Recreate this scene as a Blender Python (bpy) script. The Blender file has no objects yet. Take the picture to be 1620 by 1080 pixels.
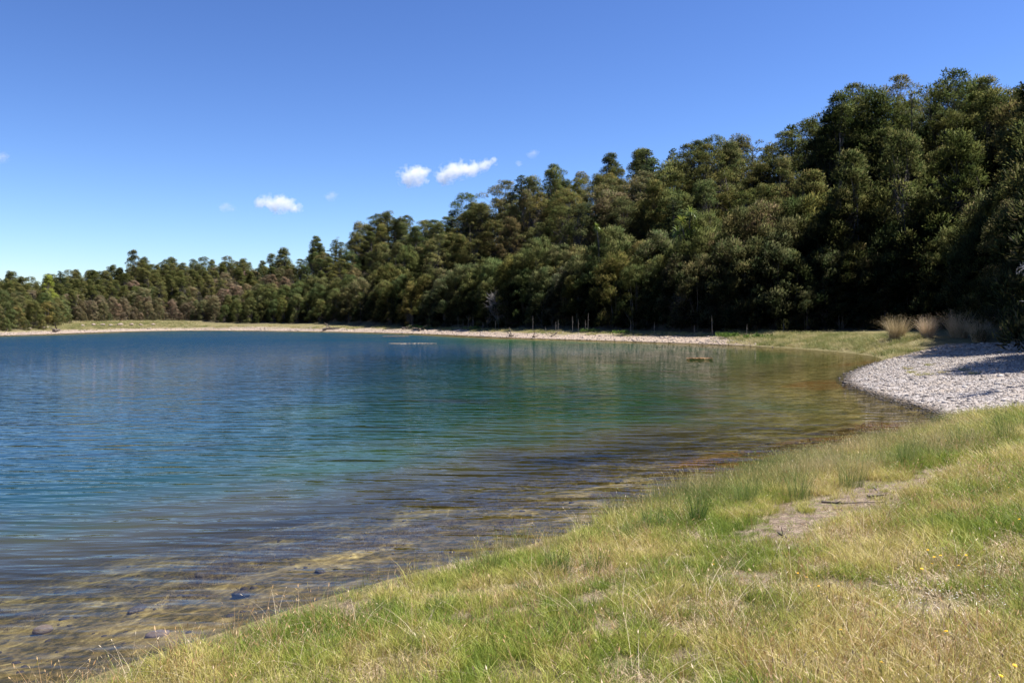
import bpy, math, random
import numpy as np
from mathutils import Vector, Matrix

rng = np.random.default_rng(7)
random.seed(7)
PI = math.pi
SC = bpy.context.scene
COL = SC.collection

# ------------------------------------------------------------------ camera, sky, sun, exposure
F = 1313.0            # focal length in pixels of the 1620 wide photograph
CAM_H = 3.2           # eye height above the lake
PITCH = math.atan(40 / F)
cam_d = bpy.data.cameras.new('camera')
cam = bpy.data.objects.new('camera', cam_d)
COL.objects.link(cam)
cam.location = (0, 0, CAM_H)
cam.rotation_euler = (PI / 2 - PITCH, 0, 0)
cam_d.sensor_width = 36
cam_d.lens = 36 * F / 1620
cam_d.clip_start = 0.1
cam_d.clip_end = 12000
SC.camera = cam

SUN_EL = math.radians(63)
SUN_AZ = math.radians(86)     # to the right of the view direction (+Y), clockwise
world = bpy.data.worlds.new("World")
SC.world = world
world.use_nodes = True
wn = world.node_tree
wn.nodes.clear()
sky = wn.nodes.new('ShaderNodeTexSky')
sky.sky_type = 'NISHITA'
sky.sun_disc = False
sky.sun_elevation = SUN_EL
sky.sun_rotation = SUN_AZ
sky.altitude = 400
sky.air_density = 1.0
sky.dust_density = 0.25
sky.ozone_density = 2.2
bg = wn.nodes.new('ShaderNodeBackground')
bg.inputs['Strength'].default_value = 0.1
wo = wn.nodes.new('ShaderNodeOutputWorld')
gm = wn.nodes.new('ShaderNodeGamma')          # deeper, more contrasted blue, as the photograph's film response has it
gm.inputs['Gamma'].default_value = 1.45
tn = wn.nodes.new('ShaderNodeMix'); tn.data_type = 'RGBA'; tn.blend_type = 'MULTIPLY'
tn.inputs[0].default_value = 1.0
tn.inputs[7].default_value = (.305, .328, .405, 1)
wn.links.new(sky.outputs[0], gm.inputs[0])
wn.links.new(gm.outputs[0], tn.inputs[6])
wn.links.new(tn.outputs[2], bg.inputs[0])
wn.links.new(bg.outputs[0], wo.inputs[0])

sun_d = bpy.data.lights.new('sun', 'SUN')
sun_d.energy = 5.0
sun_d.angle = math.radians(0.53)
sun_d.color = (1.0, 0.955, 0.88)
sun = bpy.data.objects.new('sun', sun_d)
COL.objects.link(sun)
sd = Vector((math.sin(SUN_AZ) * math.cos(SUN_EL), math.cos(SUN_AZ) * math.cos(SUN_EL), math.sin(SUN_EL)))
sun.rotation_euler = (-sd).to_track_quat('-Z', 'Y').to_euler()
sun.location = (60, 40, 120)

SC.view_settings.view_transform = 'Standard'
SC.view_settings.look = 'None'
SC.view_settings.exposure = 1.0
SC.view_settings.gamma = 1.0
SC.view_settings.use_curve_mapping = False
SC.cycles.max_bounces = 6
SC.cycles.diffuse_bounces = 4
SC.cycles.glossy_bounces = 2
SC.cycles.transmission_bounces = 3
SC.cycles.transparent_max_bounces = 32
SC.cycles.caustics_reflective = False
SC.cycles.caustics_refractive = False


# ------------------------------------------------------------------ helpers
def ray(px, py):
    u = (px - 810) / F
    v = (py - 540) / F
    c, s = math.cos(PITCH), math.sin(PITCH)
    return Vector((u, c - v * s, -s - v * c))


def on_level(px, py, z=0.0):
    d = ray(px, py)
    k = (z - CAM_H) / d.z
    return (d.x * k, d.y * k)


def at_depth(px, py, y):
    d = ray(px, py)
    k = y / d.y
    return Vector((d.x * k, y, CAM_H + d.z * k))


def hash2(ix, iy, seed):
    h = (ix.astype(np.int64) * 374761393 + iy.astype(np.int64) * 668265263 + seed * 974634777) & 0x7fffffff
    h = ((h ^ (h >> 13)) * 1274126177) & 0x7fffffff
    return ((h ^ (h >> 16)) & 0xffff) / 65535.0


def vnoise(x, y, scale, seed=0):
    x = np.asarray(x, float) / scale
    y = np.asarray(y, float) / scale
    ix = np.floor(x); iy = np.floor(y)
    fx = x - ix; fy = y - iy
    fx = fx * fx * (3 - 2 * fx); fy = fy * fy * (3 - 2 * fy)
    a = hash2(ix, iy, seed); b = hash2(ix + 1, iy, seed)
    c = hash2(ix, iy + 1, seed); d = hash2(ix + 1, iy + 1, seed)
    return (a * (1 - fx) + b * fx) * (1 - fy) + (c * (1 - fx) + d * fx) * fy


def fbm(x, y, scale, seed=0, octaves=3):
    t = 0; a = 1; n = 0
    for k in range(octaves):
        t = t + a * vnoise(x, y, scale / 2 ** k, seed + 17 * k); n += a; a *= .5
    return t / n


def sstep(a, b, x):
    t = np.clip((x - a) / (b - a), 0, 1)
    return t * t * (3 - 2 * t)


# ------------------------------------------------------------------ shore line (lake outline, metres)
SHORE_PX = [(40, 1080), (130, 1046), (250, 1003), (330, 978), (420, 948), (500, 922), (600, 893), (700, 868),
            (800, 846), (880, 826), (960, 798), (1060, 768), (1130, 748), (1250, 722), (1330, 704), (1400, 690),
            (1460, 680), (1508, 668), (1490, 653), (1450, 641), (1400, 627), (1352, 612), (1335, 600), (1347, 588),
            (1378, 576), (1400, 569), (1385, 563), (1330, 556.5), (1250, 550.5), (1150, 545), (1000, 540),
            (900, 537), (800, 534), (700, 529), (600, 526), (500, 524.3), (400, 523), (300, 522.5), (200, 524),
            (100, 527.5), (0, 531.5)]
SHORE_PX = [(px, py + float(np.interp(px, [300, 900, 1400, 1508], [30, 24, 10, 2])) if i < 18 else py) for i, (px, py) in enumerate(SHORE_PX)]
SH = [on_level(*p) for p in SHORE_PX]
SH += [(-112, 118), (-124, 80), (-112, 45), (-80, 20), (-45, 8), (-20, 5.5), (-9, 6.0)]
SH = np.array(SH)
# round the outline a little with Chaikin cuts
for _ in range(2):
    nx = np.roll(SH, -1, axis=0)
    SH = np.stack([SH * .75 + nx * .25, SH * .25 + nx * .75], 1).reshape(-1, 2)


def sdist(x, y):
    """distance to the lake outline, positive on land"""
    x = np.asarray(x, float); y = np.asarray(y, float)
    shp = x.shape
    x = x.ravel(); y = y.ravel()
    best = np.full(x.shape, 1e18)
    inside = np.zeros(x.shape, bool)
    n = len(SH)
    for i in range(n):
        ax, ay = SH[i]; bx, by = SH[(i + 1) % n]
        dx, dy = bx - ax, by - ay
        t = np.clip(((x - ax) * dx + (y - ay) * dy) / (dx * dx + dy * dy), 0, 1)
        d2 = (x - ax - t * dx) ** 2 + (y - ay - t * dy) ** 2
        best = np.minimum(best, d2)
        if ay != by:
            cr = ((ay > y) != (by > y)) & (x < (bx - ax) * (y - ay) / (by - ay) + ax)
            inside ^= cr
    d = np.sqrt(best)
    return np.where(inside, -d, d).reshape(shp)


# hill: front edge depth, ridge depth and ridge canopy row for each column of view
T_PX = np.array([-900, -400, 0, 60, 120, 200, 300, 400, 500, 600, 700, 800, 900, 1000, 1100, 1200, 1300, 1400, 1500,
                 1560, 1620, 1700, 1770, 1900, 2300, 3000])
T_F = np.array([70, 100, 143, 156, 190, 206, 208, 200, 194, 176, 160, 143, 130, 120, 109, 102, 99, 97, 92,
                84, 65, 48, 39, 33, 24, 12.])
T_W = np.array([60, 60, 60, 58, 56, 54, 50, 46, 38, 38, 38, 38, 38, 37, 36, 35, 33, 32, 32,
                32, 32, 32, 32, 30, 30, 30.])
S_PX = np.array([-900, 0, 60, 100, 150, 210, 270, 340, 400, 440, 475, 492, 520, 560, 600, 650, 690, 712, 735, 765, 790, 820, 900,
                 1000, 1100, 1200, 1262, 1290, 1345, 1400, 1500, 1620, 1800, 2300, 3000])
S_PY = np.array([440, 438, 446, 438, 428, 413, 414, 416, 418, 410, 410, 384, 370, 358, 350, 350, 354, 344, 334, 338, 324, 308, 290,
                 268, 260, 256, 250, 214, 176, 164, 152, 160, 160, 160, 250.])
TREE_PX = np.array([0, 380, 500, 700, 1100, 1300, 1450, 1620.])
TREE_HT = np.array([8.0, 8.5, 11.5, 12.0, 12.5, 13.5, 14.0, 14.0])


def az_tab(px, val):
    az = np.arctan((px - 810) / F)
    return az, val / np.cos(az)


AZ_F, R_F = az_tab(T_PX, T_F)
_, R_W = az_tab(T_PX, T_W)
AZ_S = np.arctan((S_PX - 810) / F)


def hill_t(x, y):
    az = np.arctan2(x, np.maximum(y, -1e9))
    r = np.hypot(x, y)
    rf = np.interp(az, AZ_F, R_F)
    rw = np.interp(az, AZ_F, R_W)
    return az, r, (r - rf) / rw, rf, rw


def height(x, y, s=None):
    x = np.asarray(x, float); y = np.asarray(y, float)
    if s is None:
        s = sdist(x, y)
    az, r, t, rf, rw = hill_t(x, y)
    # land near the shore
    cap = 2.3
    land = cap * (1 - np.exp(-np.maximum(s, 0) * .16 / cap))
    land = land + .05 * (fbm(x, y, 1.6, 5) - .5) * sstep(.3, 2, s) + .22 * (fbm(x, y, 9, 9) - .5) * sstep(1, 8, s)
    # spit of gravel on the right stands a little prouder
    land = land - .12 * np.exp(-(((x - 22) / 6) ** 2 + ((y - 38) / 9) ** 2)) * sstep(0, 5, s)
    land = land + .75 * np.exp(-(((x - 33) / 7) ** 2 + ((y - 73) / 6) ** 2)) * sstep(.5, 6, s)
    # hill behind
    yr = (rf + rw) * np.cos(az)
    py = np.interp(az, AZ_S, S_PY)
    hr = (500 - py) / F * yr + CAM_H - np.interp(az, np.arctan((TREE_PX - 810) / F), TREE_HT)
    hr = np.maximum(hr, 3)
    tt = np.clip(t, -.05, 1)
    prof = sstep(-.12, 1.12, tt) * .35 + np.clip(tt, 0, 1) * .65
    prof = np.where(t > 1, 1.0 - .25 * sstep(1, 4, t), prof)
    front = sstep(-.9, -.2, az) * (1 - sstep(1.15, 1.45, az))
    side = .25
    hill = hr * np.clip(prof, 0, 1) * (front + (1 - front) * side * sstep(-2.6, -1.5, az))
    hill = np.where(s > 0, hill, 0) * sstep(3, 9, s)
    hill = hill + 1.5 * (fbm(x, y, 22, 31) - .5) * sstep(.1, .5, t) * sstep(8, 20, s)
    # lake bed: shelf, then drop
    q = -s
    bed = -(.13 * np.clip(q, 0, 5.5) + .20 * np.clip(q - 5.5, 0, 9) + .10 * np.clip(q - 14.5, 0, 60))
    bed = bed + (.11 * (fbm(x, y, .75, 3) - .5) + .12 * (fbm(x, y, 2.6, 4) - .5)) * sstep(.2, 2.0, q)
    return np.where(s > 0, land + hill, bed)


def H1(x, y):
    return float(height(np.array([x]), np.array([y]))[0])


def ground(px, py):
    """where the sight line through a pixel of the photograph meets the land"""
    d = ray(px, py)
    k = np.concatenate([np.linspace(3, 60, 600), np.linspace(60, 330, 900)])
    x = d.x * k; y = d.y * k; z = CAM_H + d.z * k
    h = height(x, y)
    hit = np.nonzero(z <= h)[0]
    i = hit[0] if len(hit) else len(k) - 1
    return float(x[i]), float(y[i]), float(h[i])


# ------------------------------------------------------------------ object helpers
def tag(o, label=None, cat=None, group=None, kind=None):
    if label: o['label'] = label
    if cat: o['category'] = cat
    if group: o['group'] = group
    if kind: o['kind'] = kind
    return o


class MB:
    def __init__(self):
        self.v = []; self.f = []; self.n = 0; self.mi = []
        self.smooth = False

    def add(self, v, f, mi=0):
        v = np.asarray(v, float).reshape(-1, 3)
        self.v.append(v)
        for q in f:
            self.f.append(tuple(int(a) + self.n for a in q)); self.mi.append(mi)
        self.n += len(v)

    def tube(self, pts, radii, sides=5, mi=0, cap=True):
        pts = [Vector(p) for p in pts]
        rings = []
        for i, p in enumerate(pts):
            a = pts[max(i - 1, 0)]; b = pts[min(i + 1, len(pts) - 1)]
            t = (b - a).normalized() if (b - a).length > 1e-9 else Vector((0, 0, 1))
            ref = Vector((1, 0, 0)) if abs(t.x) < .8 else Vector((0, 1, 0))
            u = t.cross(ref).normalized(); w = t.cross(u)
            r = radii[i] if hasattr(radii, '__len__') else radii
            rings.append([p + (u * math.cos(2 * PI * k / sides) + w * math.sin(2 * PI * k / sides)) * r for k in range(sides)])
        v = [c for r in rings for c in r]
        f = []
        for i in range(len(pts) - 1):
            for k in range(sides):
                k2 = (k + 1) % sides
                f.append((i * sides + k, i * sides + k2, (i + 1) * sides + k2, (i + 1) * sides + k))
        if cap:
            f.append(tuple(reversed(range(sides))))
            f.append(tuple((len(pts) - 1) * sides + k for k in range(sides)))
        self.add([tuple(c) for c in v], f, mi)

    def mesh(self, name, mats, smooth=False):
        me = bpy.data.meshes.new(name)
        v = np.concatenate(self.v) if self.v else np.zeros((0, 3))
        me.from_pydata(v.tolist(), [], self.f)
        for m in (mats if isinstance(mats, (list, tuple)) else [mats]):
            me.materials.append(m)
        if any(self.mi):
            me.polygons.foreach_set('material_index', self.mi)
        if smooth:
            me.polygons.foreach_set('use_smooth', [True] * len(me.polygons))
        me.update()
        return me


def quads_mesh(name, verts, nper, mat, smooth=False, mi=None, normals=None):
    """verts: (N*nper,3); every nper vertices one polygon"""
    me = bpy.data.meshes.new(name)
    n = len(verts) // nper
    me.vertices.add(len(verts))
    me.vertices.foreach_set('co', np.ascontiguousarray(verts, dtype=np.float32).ravel())
    me.loops.add(len(verts))
    me.loops.foreach_set('vertex_index', np.arange(len(verts), dtype=np.int32))
    me.polygons.add(n)
    me.polygons.foreach_set('loop_start', (np.arange(n) * nper).astype(np.int32))
    me.polygons.foreach_set('loop_total', np.full(n, nper, np.int32))
    for m in (mat if isinstance(mat, (list, tuple)) else [mat]):
        me.materials.append(m)
    if mi is not None:
        me.polygons.foreach_set('material_index', np.asarray(mi, np.int32))
    me.update(calc_edges=True)
    if normals is not None:
        me.polygons.foreach_set('use_smooth', np.ones(n, bool))
        me.normals_split_custom_set_from_vertices(normals.astype(np.float32))
    return me


def link(name, me, parent=None, loc=None):
    o = bpy.data.objects.new(name, me)
    COL.objects.link(o)
    if parent: o.parent = parent
    if loc is not None: o.location = loc
    return o


def thing(name, label, cat, loc=(0, 0, 0), rz=0, group=None):
    o = bpy.data.objects.new(name, None)
    o.empty_display_size = .3
    COL.objects.link(o)
    o.location = loc
    o.rotation_euler = (0, 0, rz)
    return tag(o, label, cat, group)


# ------------------------------------------------------------------ materials
class N:
    """tiny node-tree builder"""
    def __init__(self, name):
        self.m = bpy.data.materials.new(name)
        self.m.use_nodes = True
        self.t = self.m.node_tree
        self.t.nodes.clear()
        self.out = self.t.nodes.new('ShaderNodeOutputMaterial')

    def node(self, typ, **kw):
        n = self.t.nodes.new(typ)
        for k, v in kw.items():
            if k.startswith('_'):
                setattr(n, k[1:], v)
            else:
                self.set(n.inputs[k.replace('__', ' ')], v)
        return n

    def set(self, sock, v):
        if isinstance(v, bpy.types.NodeSocket):
            self.t.links.new(v, sock)
        elif isinstance(v, bpy.types.Node):
            self.t.links.new(v.outputs[0], sock)
        else:
            if sock.type == 'RGBA' and len(v) == 3: v = (*v, 1)
            sock.default_value = v

    def math(self, op, a, b=None, c=None, clamp=False):
        n = self.t.nodes.new('ShaderNodeMath'); n.operation = op; n.use_clamp = clamp
        self.set(n.inputs[0], a)
        if b is not None: self.set(n.inputs[1], b)
        if c is not None: self.set(n.inputs[2], c)
        return n.outputs[0]

    def mix(self, fac, a, b, blend='MIX'):
        n = self.t.nodes.new('ShaderNodeMix'); n.data_type = 'RGBA'; n.blend_type = blend
        self.set(n.inputs[0], fac); self.set(n.inputs[6], a); self.set(n.inputs[7], b)
        return n.outputs[2]

    def rng(self, x, a, b, c=0., d=1., smooth=True):
        n = self.t.nodes.new('ShaderNodeMapRange')
        n.interpolation_type = 'SMOOTHSTEP' if smooth else 'LINEAR'
        self.set(n.inputs[0], x)
        for i, v in enumerate((a, b, c, d)): self.set(n.inputs[i + 1], v)
        return n.outputs[0]

    def noise(self, scale, detail=3, rough=.55, vec=None, dist=0.):
        n = self.t.nodes.new('ShaderNodeTexNoise')
        n.inputs['Scale'].default_value = scale; n.inputs['Detail'].default_value = detail
        n.inputs['Roughness'].default_value = rough; n.inputs['Distortion'].default_value = dist
        if vec is not None: self.set(n.inputs['Vector'], vec)
        return n.outputs['Fac']

    def attr(self, name, out='Fac'):
        n = self.t.nodes.new('ShaderNodeAttribute'); n.attribute_name = name
        return n.outputs[out]

    def pos(self):
        return self.t.nodes.new('ShaderNodeNewGeometry').outputs['Position']

    def island(self):
        return self.t.nodes.new('ShaderNodeNewGeometry').outputs['Random Per Island']

    def info(self, out='Random'):
        return self.t.nodes.new('ShaderNodeObjectInfo').outputs[out]

    def ramp(self, fac, stops):
        n = self.t.nodes.new('ShaderNodeValToRGB')
        r = n.color_ramp
        while len(r.elements) < len(stops): r.elements.new(.5)
        for e, (p, c) in zip(r.elements, stops):
            e.position = p; e.color = (*c, 1)
        self.set(n.inputs[0], fac)
        return n.outputs[0]

    def end(self, shader):
        self.t.links.new(shader if isinstance(shader, bpy.types.NodeSocket) else shader.outputs[0], self.out.inputs['Surface'])
        return self.m


def leafy(name, stops, rough=.55, transl=.38, tipcol=None, spec=.3, objcol=False, patch=None):
    """material for leaves and blades: thin sheets, colour by leaf, by plant and by patch"""
    n = N(name)
    fac = n.math('ADD', n.math('MULTIPLY', n.island(), .55), n.math('MULTIPLY', n.info(), .45))
    if patch:
        pn = n.rng(n.noise(patch, 3, .6, n.pos()), .36, .64)
        fac = n.math('ADD', n.math('MULTIPLY', fac, .5), n.math('MULTIPLY', pn, .5))
    c = n.ramp(fac, stops)
    if objcol:
        oc = n.t.nodes.new('ShaderNodeTexCoord').outputs['Object']
        tone = n.rng(n.noise(.9, 2, .5, oc), .35, .65)
        c = n.mix(tone, n.mix(1., c, (.75, .86, .78), 'MULTIPLY'), n.mix(1., c, (1.55, 1.32, 1.25), 'MULTIPLY'))
        c = n.mix(1., c, n.info('Color'), 'MULTIPLY')
    d = n.node('ShaderNodeBsdfPrincipled', Base__Color=c, Roughness=rough)
    d.inputs['Specular IOR Level'].default_value = spec
    t = n.node('ShaderNodeBsdfTranslucent', Color=c)
    mx = n.node('ShaderNodeMixShader', Fac=transl)
    n.t.links.new(d.outputs[0], mx.inputs[1]); n.t.links.new(t.outputs[0], mx.inputs[2])
    return n.end(mx)


def plain(name, c1, c2, scale=6, rough=.85, bump=.3, spec=.25, detail=4, bscale=None, bdist=.02):
    n = N(name)
    tc = n.t.nodes.new('ShaderNodeTexCoord').outputs['Object']
    f = n.rng(n.noise(scale, detail, .6, tc), .35, .65)
    c = n.mix(f, c1, c2)
    b = n.node('ShaderNodeBump', Strength=bump, Distance=bdist, Height=n.noise(bscale or scale * 3, 4, .6, tc))
    d = n.node('ShaderNodeBsdfPrincipled', Base__Color=c, Roughness=rough, Normal=b)
    d.inputs['Specular IOR Level'].default_value = spec
    return n.end(d)


# foliage
M_KAN = leafy('foliage_olive', [(0, (.080, .100, .035)), (.35, (.150, .178, .058)), (.65, (.205, .222, .080)),
                                (.85, (.240, .232, .095)), (1, (.27, .235, .125))], objcol=True, rough=.75, spec=.12)
M_BUSH = leafy('foliage_shrub', [(0, (.080, .106, .038)), (.35, (.150, .188, .062)), (.65, (.205, .235, .088)),
                                 (.85, (.255, .242, .120)), (1, (.31, .245, .16))], objcol=True, rough=.75, spec=.12)
M_DARK = leafy('foliage_dark', [(0, (.045, .070, .032)), (.5, (.085, .118, .050)), (1, (.13, .16, .07))], objcol=True, rough=.75, spec=.12)
M_LIME = leafy('foliage_lime', [(0, (.38, .46, .08)), (.5, (.52, .60, .12)), (1, (.66, .66, .18))], rough=.75, spec=.12, transl=.4)
M_SWORD = leafy('sword_leaf', [(0, (.10, .16, .03)), (.5, (.22, .28, .05)), (.8, (.34, .36, .08)), (1, (.42, .30, .06))], rough=.4, spec=.5)
M_BARK = plain('bark', (.06, .05, .04), (.15, .13, .11), 3, .9, .5)
M_PALE = plain('bleached_wood', (.20, .175, .145), (.38, .34, .29), 4, .85, .4)
M_GREYTWIG = plain('grey_twigs', (.11, .10, .09), (.20, .185, .17), 4, .9, .2)
M_DRIFT = plain('driftwood', (.07, .055, .045), (.19, .155, .12), 5, .9, .5)

# grasses
M_TURF = leafy('turf_blades', [(0, (.085, .140, .018)), (.25, (.190, .265, .036)), (.5, (.350, .375, .070)),
                               (.72, (.540, .460, .150)), (1, (.70, .56, .33))], transl=.35, patch=.55)
M_STALK = leafy('seed_stalks', [(0, (.20, .22, .05)), (.35, (.38, .30, .10)), (.6, (.42, .24, .10)), (1, (.70, .56, .34))],
                transl=.3, patch=.8)
M_RUSH = leafy('rush_blades', [(0, (.055, .120, .022)), (.4, (.12, .20, .04)), (.75, (.24, .29, .08)), (1, (.48, .40, .18))], transl=.2)
M_SHOREG = leafy('shore_grass_blades', [(0, (.09, .14, .03)), (.3, (.20, .24, .06)), (.6, (.42, .36, .14)), (1, (.66, .52, .30))],
                 transl=.3, patch=.35)
M_TOE = leafy('tussock_blades', [(0, (.26, .21, .10)), (.4, (.48, .38, .22)), (.7, (.64, .50, .36)), (1, (.72, .55, .46))], transl=.4)
M_PALEG = leafy('pale_bank_grass', [(0, (.14, .17, .05)), (.4, (.28, .28, .10)), (.7, (.46, .40, .20)), (1, (.60, .50, .30))],
                transl=.3, patch=.3)
M_WEED = leafy('water_weed', [(0, (.09, .065, .022)), (.5, (.17, .12, .04)), (1, (.30, .22, .08))], transl=.1)
M_THATCH = leafy('dead_thatch', [(0, (.20, .14, .08)), (.5, (.48, .36, .22)), (1, (.72, .60, .42))], transl=.15)


# ------------------------------------------------------------------ ground (land and lake bed) as one sheet
def sinh_axis(n, a, lo, hi, c):
    u = np.linspace(math.asinh((lo - c) / a), math.asinh((hi - c) / a), n)
    return c + a * np.sinh(u)


PATH_PTS = np.array([ground(px, py)[:2] for px, py in
                     [(1170, 862), (1235, 838), (1290, 812), (1350, 790), (1420, 770), (1490, 748), (1560, 728), (1640, 708)]])
PATH_W = np.array([.3, .5, .75, .8, .75, .6, .4, .2])
SPOTS = [(1190, 918, .34), (935, 945, .3), (985, 1000, .22), (760, 985, .25), (1245, 855, .4), (560, 960, .2),
         (700, 1010, .22), (1100, 1035, .2), (1490, 975, .3), (1390, 1010, .25), (1330, 925, .22)]
SPOT_W = [(*ground(px, py)[:2], r) for px, py, r in SPOTS]


def dirt_mask(x, y):
    m = np.zeros_like(x, dtype=float)
    nz = (fbm(x, y, .6, 77, 4) - .5) * 2.6
    near = (np.abs(x) < 25) & (y > 0) & (y < 40)
    xs, ys = x[near], y[near]
    acc = np.zeros_like(xs)
    for i in range(len(PATH_PTS) - 1):
        a = PATH_PTS[i]; b = PATH_PTS[i + 1]; d = b - a
        t = np.clip(((xs - a[0]) * d[0] + (ys - a[1]) * d[1]) / (d @ d), 0, 1)
        dist = np.hypot(xs - a[0] - t * d[0], ys - a[1] - t * d[1])
        w = PATH_W[i] * (1 - t) + PATH_W[i + 1] * t
        acc = np.maximum(acc, 1 - sstep(.55, 1.15, dist / w + nz[near]))
    for (sx, sy, r) in SPOT_W:
        dist = np.hypot(xs - sx, (ys - sy) * .8)
        acc = np.maximum(acc, .8 * (1 - sstep(.4, 1.2, dist / r + nz[near])))
    m[near] = acc
    return m


def poly_mask(x, y, poly, soft=1.0):
    inside = np.zeros(x.shape, bool)
    best = np.full(x.shape, 1e9)
    n = len(poly)
    for i in range(n):
        ax, ay = poly[i]; bx, by = poly[(i + 1) % n]
        dx, dy = bx - ax, by - ay
        t = np.clip(((x - ax) * dx + (y - ay) * dy) / (dx * dx + dy * dy), 0, 1)
        best = np.minimum(best, np.hypot(x - ax - t * dx, y - ay - t * dy))
        if ay != by:
            inside ^= ((ay > y) != (by > y)) & (x < (bx - ax) * (y - ay) / (by - ay) + ax)
    d = np.where(inside, best, -best)
    return sstep(-soft, soft, d)


BEACH_POLY = [(12.0, 25.2), (12.5, 32), (15.5, 40), (18, 50), (26.2, 58.5), (28.5, 62), (34, 66), (44, 62), (46, 40), (34, 24), (20, 23.6), (16, 24.3)]


def far_zone(x, y):
    """1 along the far shore, 0 on the near bank"""
    return sstep(50, 62, y + .0 * x) * 1.0


def gravel_mask(x, y, s):
    beach = poly_mask(x, y, BEACH_POLY, .5)
    az = np.arctan2(x, y)
    grassy = sstep(math.atan((1130 - 810) / F), math.atan((1230 - 810) / F), az)
    nz = (fbm(x, y, 5, 55) - .5) * 4
    far = far_zone(x, y) * (1 - sstep(3.2, 5.6, s + nz)) * (1 - grassy)
    left = sstep(math.atan((330 - 810) / F), math.atan((280 - 810) / F), az) * far_zone(x, y)
    far = far * (1 - left * sstep(2.5, 4, s + nz))
    return np.maximum(beach, far)


AXX = sinh_axis(500, 6.0, -2500, 2500, 1.5)
AXY = sinh_axis(540, 6.0, -2000, 2500, 10.0)
GX, GY = np.meshgrid(AXX, AXY)
GS = sdist(GX, GY)
GZ = height(GX, GY, GS)


def grid_mesh(name, gx, gy, gz, mat, keep=None, smooth=True):
    ny, nx = gx.shape
    idx = np.arange(nx * ny).reshape(ny, nx)
    q = np.stack([idx[:-1, :-1], idx[:-1, 1:], idx[1:, 1:], idx[1:, :-1]], -1).reshape(-1, 4)
    if keep is not None:
        q = q[keep.ravel()]
    me = bpy.data.meshes.new(name)
    me.vertices.add(nx * ny)
    me.vertices.foreach_set('co', np.stack([gx, gy, gz], -1).astype(np.float32).ravel())
    me.loops.add(len(q) * 4)
    me.loops.foreach_set('vertex_index', q.astype(np.int32).ravel())
    me.polygons.add(len(q))
    me.polygons.foreach_set('loop_start', (np.arange(len(q)) * 4).astype(np.int32))
    me.polygons.foreach_set('loop_total', np.full(len(q), 4, np.int32))
    me.polygons.foreach_set('use_smooth', np.full(len(q), smooth))
    me.materials.append(mat)
    me.update(calc_edges=True)
    return me


def put_attr(me, name, arr):
    a = me.attributes.new(name, 'FLOAT', 'POINT')
    a.data.foreach_set('value', np.ascontiguousarray(arr, dtype=np.float32).ravel())


def ground_material():
    n = N('ground_cover')
    P = n.pos()
    s = n.attr('shore'); gr = n.attr('gravel'); dirt = n.attr('dirt'); fo = n.attr('forest')
    # turf soil
    f1 = n.noise(2.2, 5, .65, P); f2 = n.noise(14, 4, .7, P); f3 = n.noise(70, 3, .7, P)
    turf = n.mix(n.rng(f1, .38, .62), (.085, .095, .030), (.20, .165, .075))
    turf = n.mix(n.rng(f2, .4, .7), turf, (.30, .24, .12))
    turf = n.mix(n.rng(f3, .45, .6, 0, .6), turf, (.05, .045, .02))
    # bare soil with litter
    soil = n.mix(n.rng(n.noise(5, 5, .7, P), .38, .62), (.17, .12, .085), (.36, .275, .20))
    soil = n.mix(n.rng(n.noise(3.2, 4, .7, P), .52, .62, 0, .8), soil, (.20, .21, .07))
    soil = n.mix(n.rng(n.noise(38, 4, .75, P), .46, .62), soil, (.075, .055, .04))
    c = n.mix(dirt, turf, soil)
    # gravel and shingle
    vo = n.t.nodes.new('ShaderNodeTexVoronoi'); vo.inputs['Scale'].default_value = 9
    n.set(vo.inputs['Vector'], P)
    stone = n.ramp(n.math('FRACT', n.math('MULTIPLY', vo.outputs['Color'], 3.0)),
                   [(0, (.20, .17, .155)), (.4, (.33, .29, .27)), (.75, (.45, .41, .39)), (1, (.56, .52, .50))])
    stone = n.mix(n.rng(n.noise(.6, 3, .6, P), .35, .7, 0, .5), stone, (.46, .37, .28))
    stone = n.mix(n.attr('farness'), stone, n.mix(f2, (.26, .20, .15), (.44, .35, .28)))
    wet = n.rng(s, .05, .45)
    stone = n.mix(n.math('SUBTRACT', 1., wet), stone, (.13, .10, .075))
    c = n.mix(gr, c, stone)
    # forest floor
    c = n.mix(fo, c, n.mix(n.rng(n.noise(.8, 4, .6, P), .4, .6), (.055, .045, .032), (.11, .09, .065)))
    # lake bed
    bedn = n.noise(1.1, 5, .65, P, .6)
    weed = n.rng(bedn, .40, .52)
    sand = n.mix(n.rng(n.noise(7, 4, .7, P), .4, .65), (.33, .25, .085), (.56, .45, .19))
    weedc = n.mix(n.rng(n.noise(9, 5, .75, P), .4, .62), (.085, .074, .018), (.29, .215, .065))
    bed = n.mix(weed, sand, weedc)
    vb = n.t.nodes.new('ShaderNodeTexVoronoi'); vb.inputs['Scale'].default_value = 4.5
    n.set(vb.inputs['Vector'], P)
    bed = n.mix(n.rng(vb.outputs['Distance'], .0, .4, .55, 0), bed, (.22, .175, .10))
    amber = n.rng(n.attr('amber'), 0, 1)
    bed = n.mix(amber, bed, n.mix(n.rng(n.noise(6, 4, .7, P), .35, .65), (.20, .095, .020), (.34, .17, .045)))
    c = n.mix(n.rng(s, -.35, .10), bed, c)
    h = n.math('ADD', n.math('MULTIPLY', f2, .6), n.math('MULTIPLY', f3, .4))
    h = n.math('ADD', h, n.math('MULTIPLY', n.math('MULTIPLY', vo.outputs['Distance'], gr), -1.6))
    b = n.node('ShaderNodeBump', Strength=.9, Distance=.05, Height=h)
    d = n.node('ShaderNodeBsdfPrincipled', Base__Color=c, Roughness=.92, Normal=b)
    d.inputs['Specular IOR Level'].default_value = .2
    return n.end(d)


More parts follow.
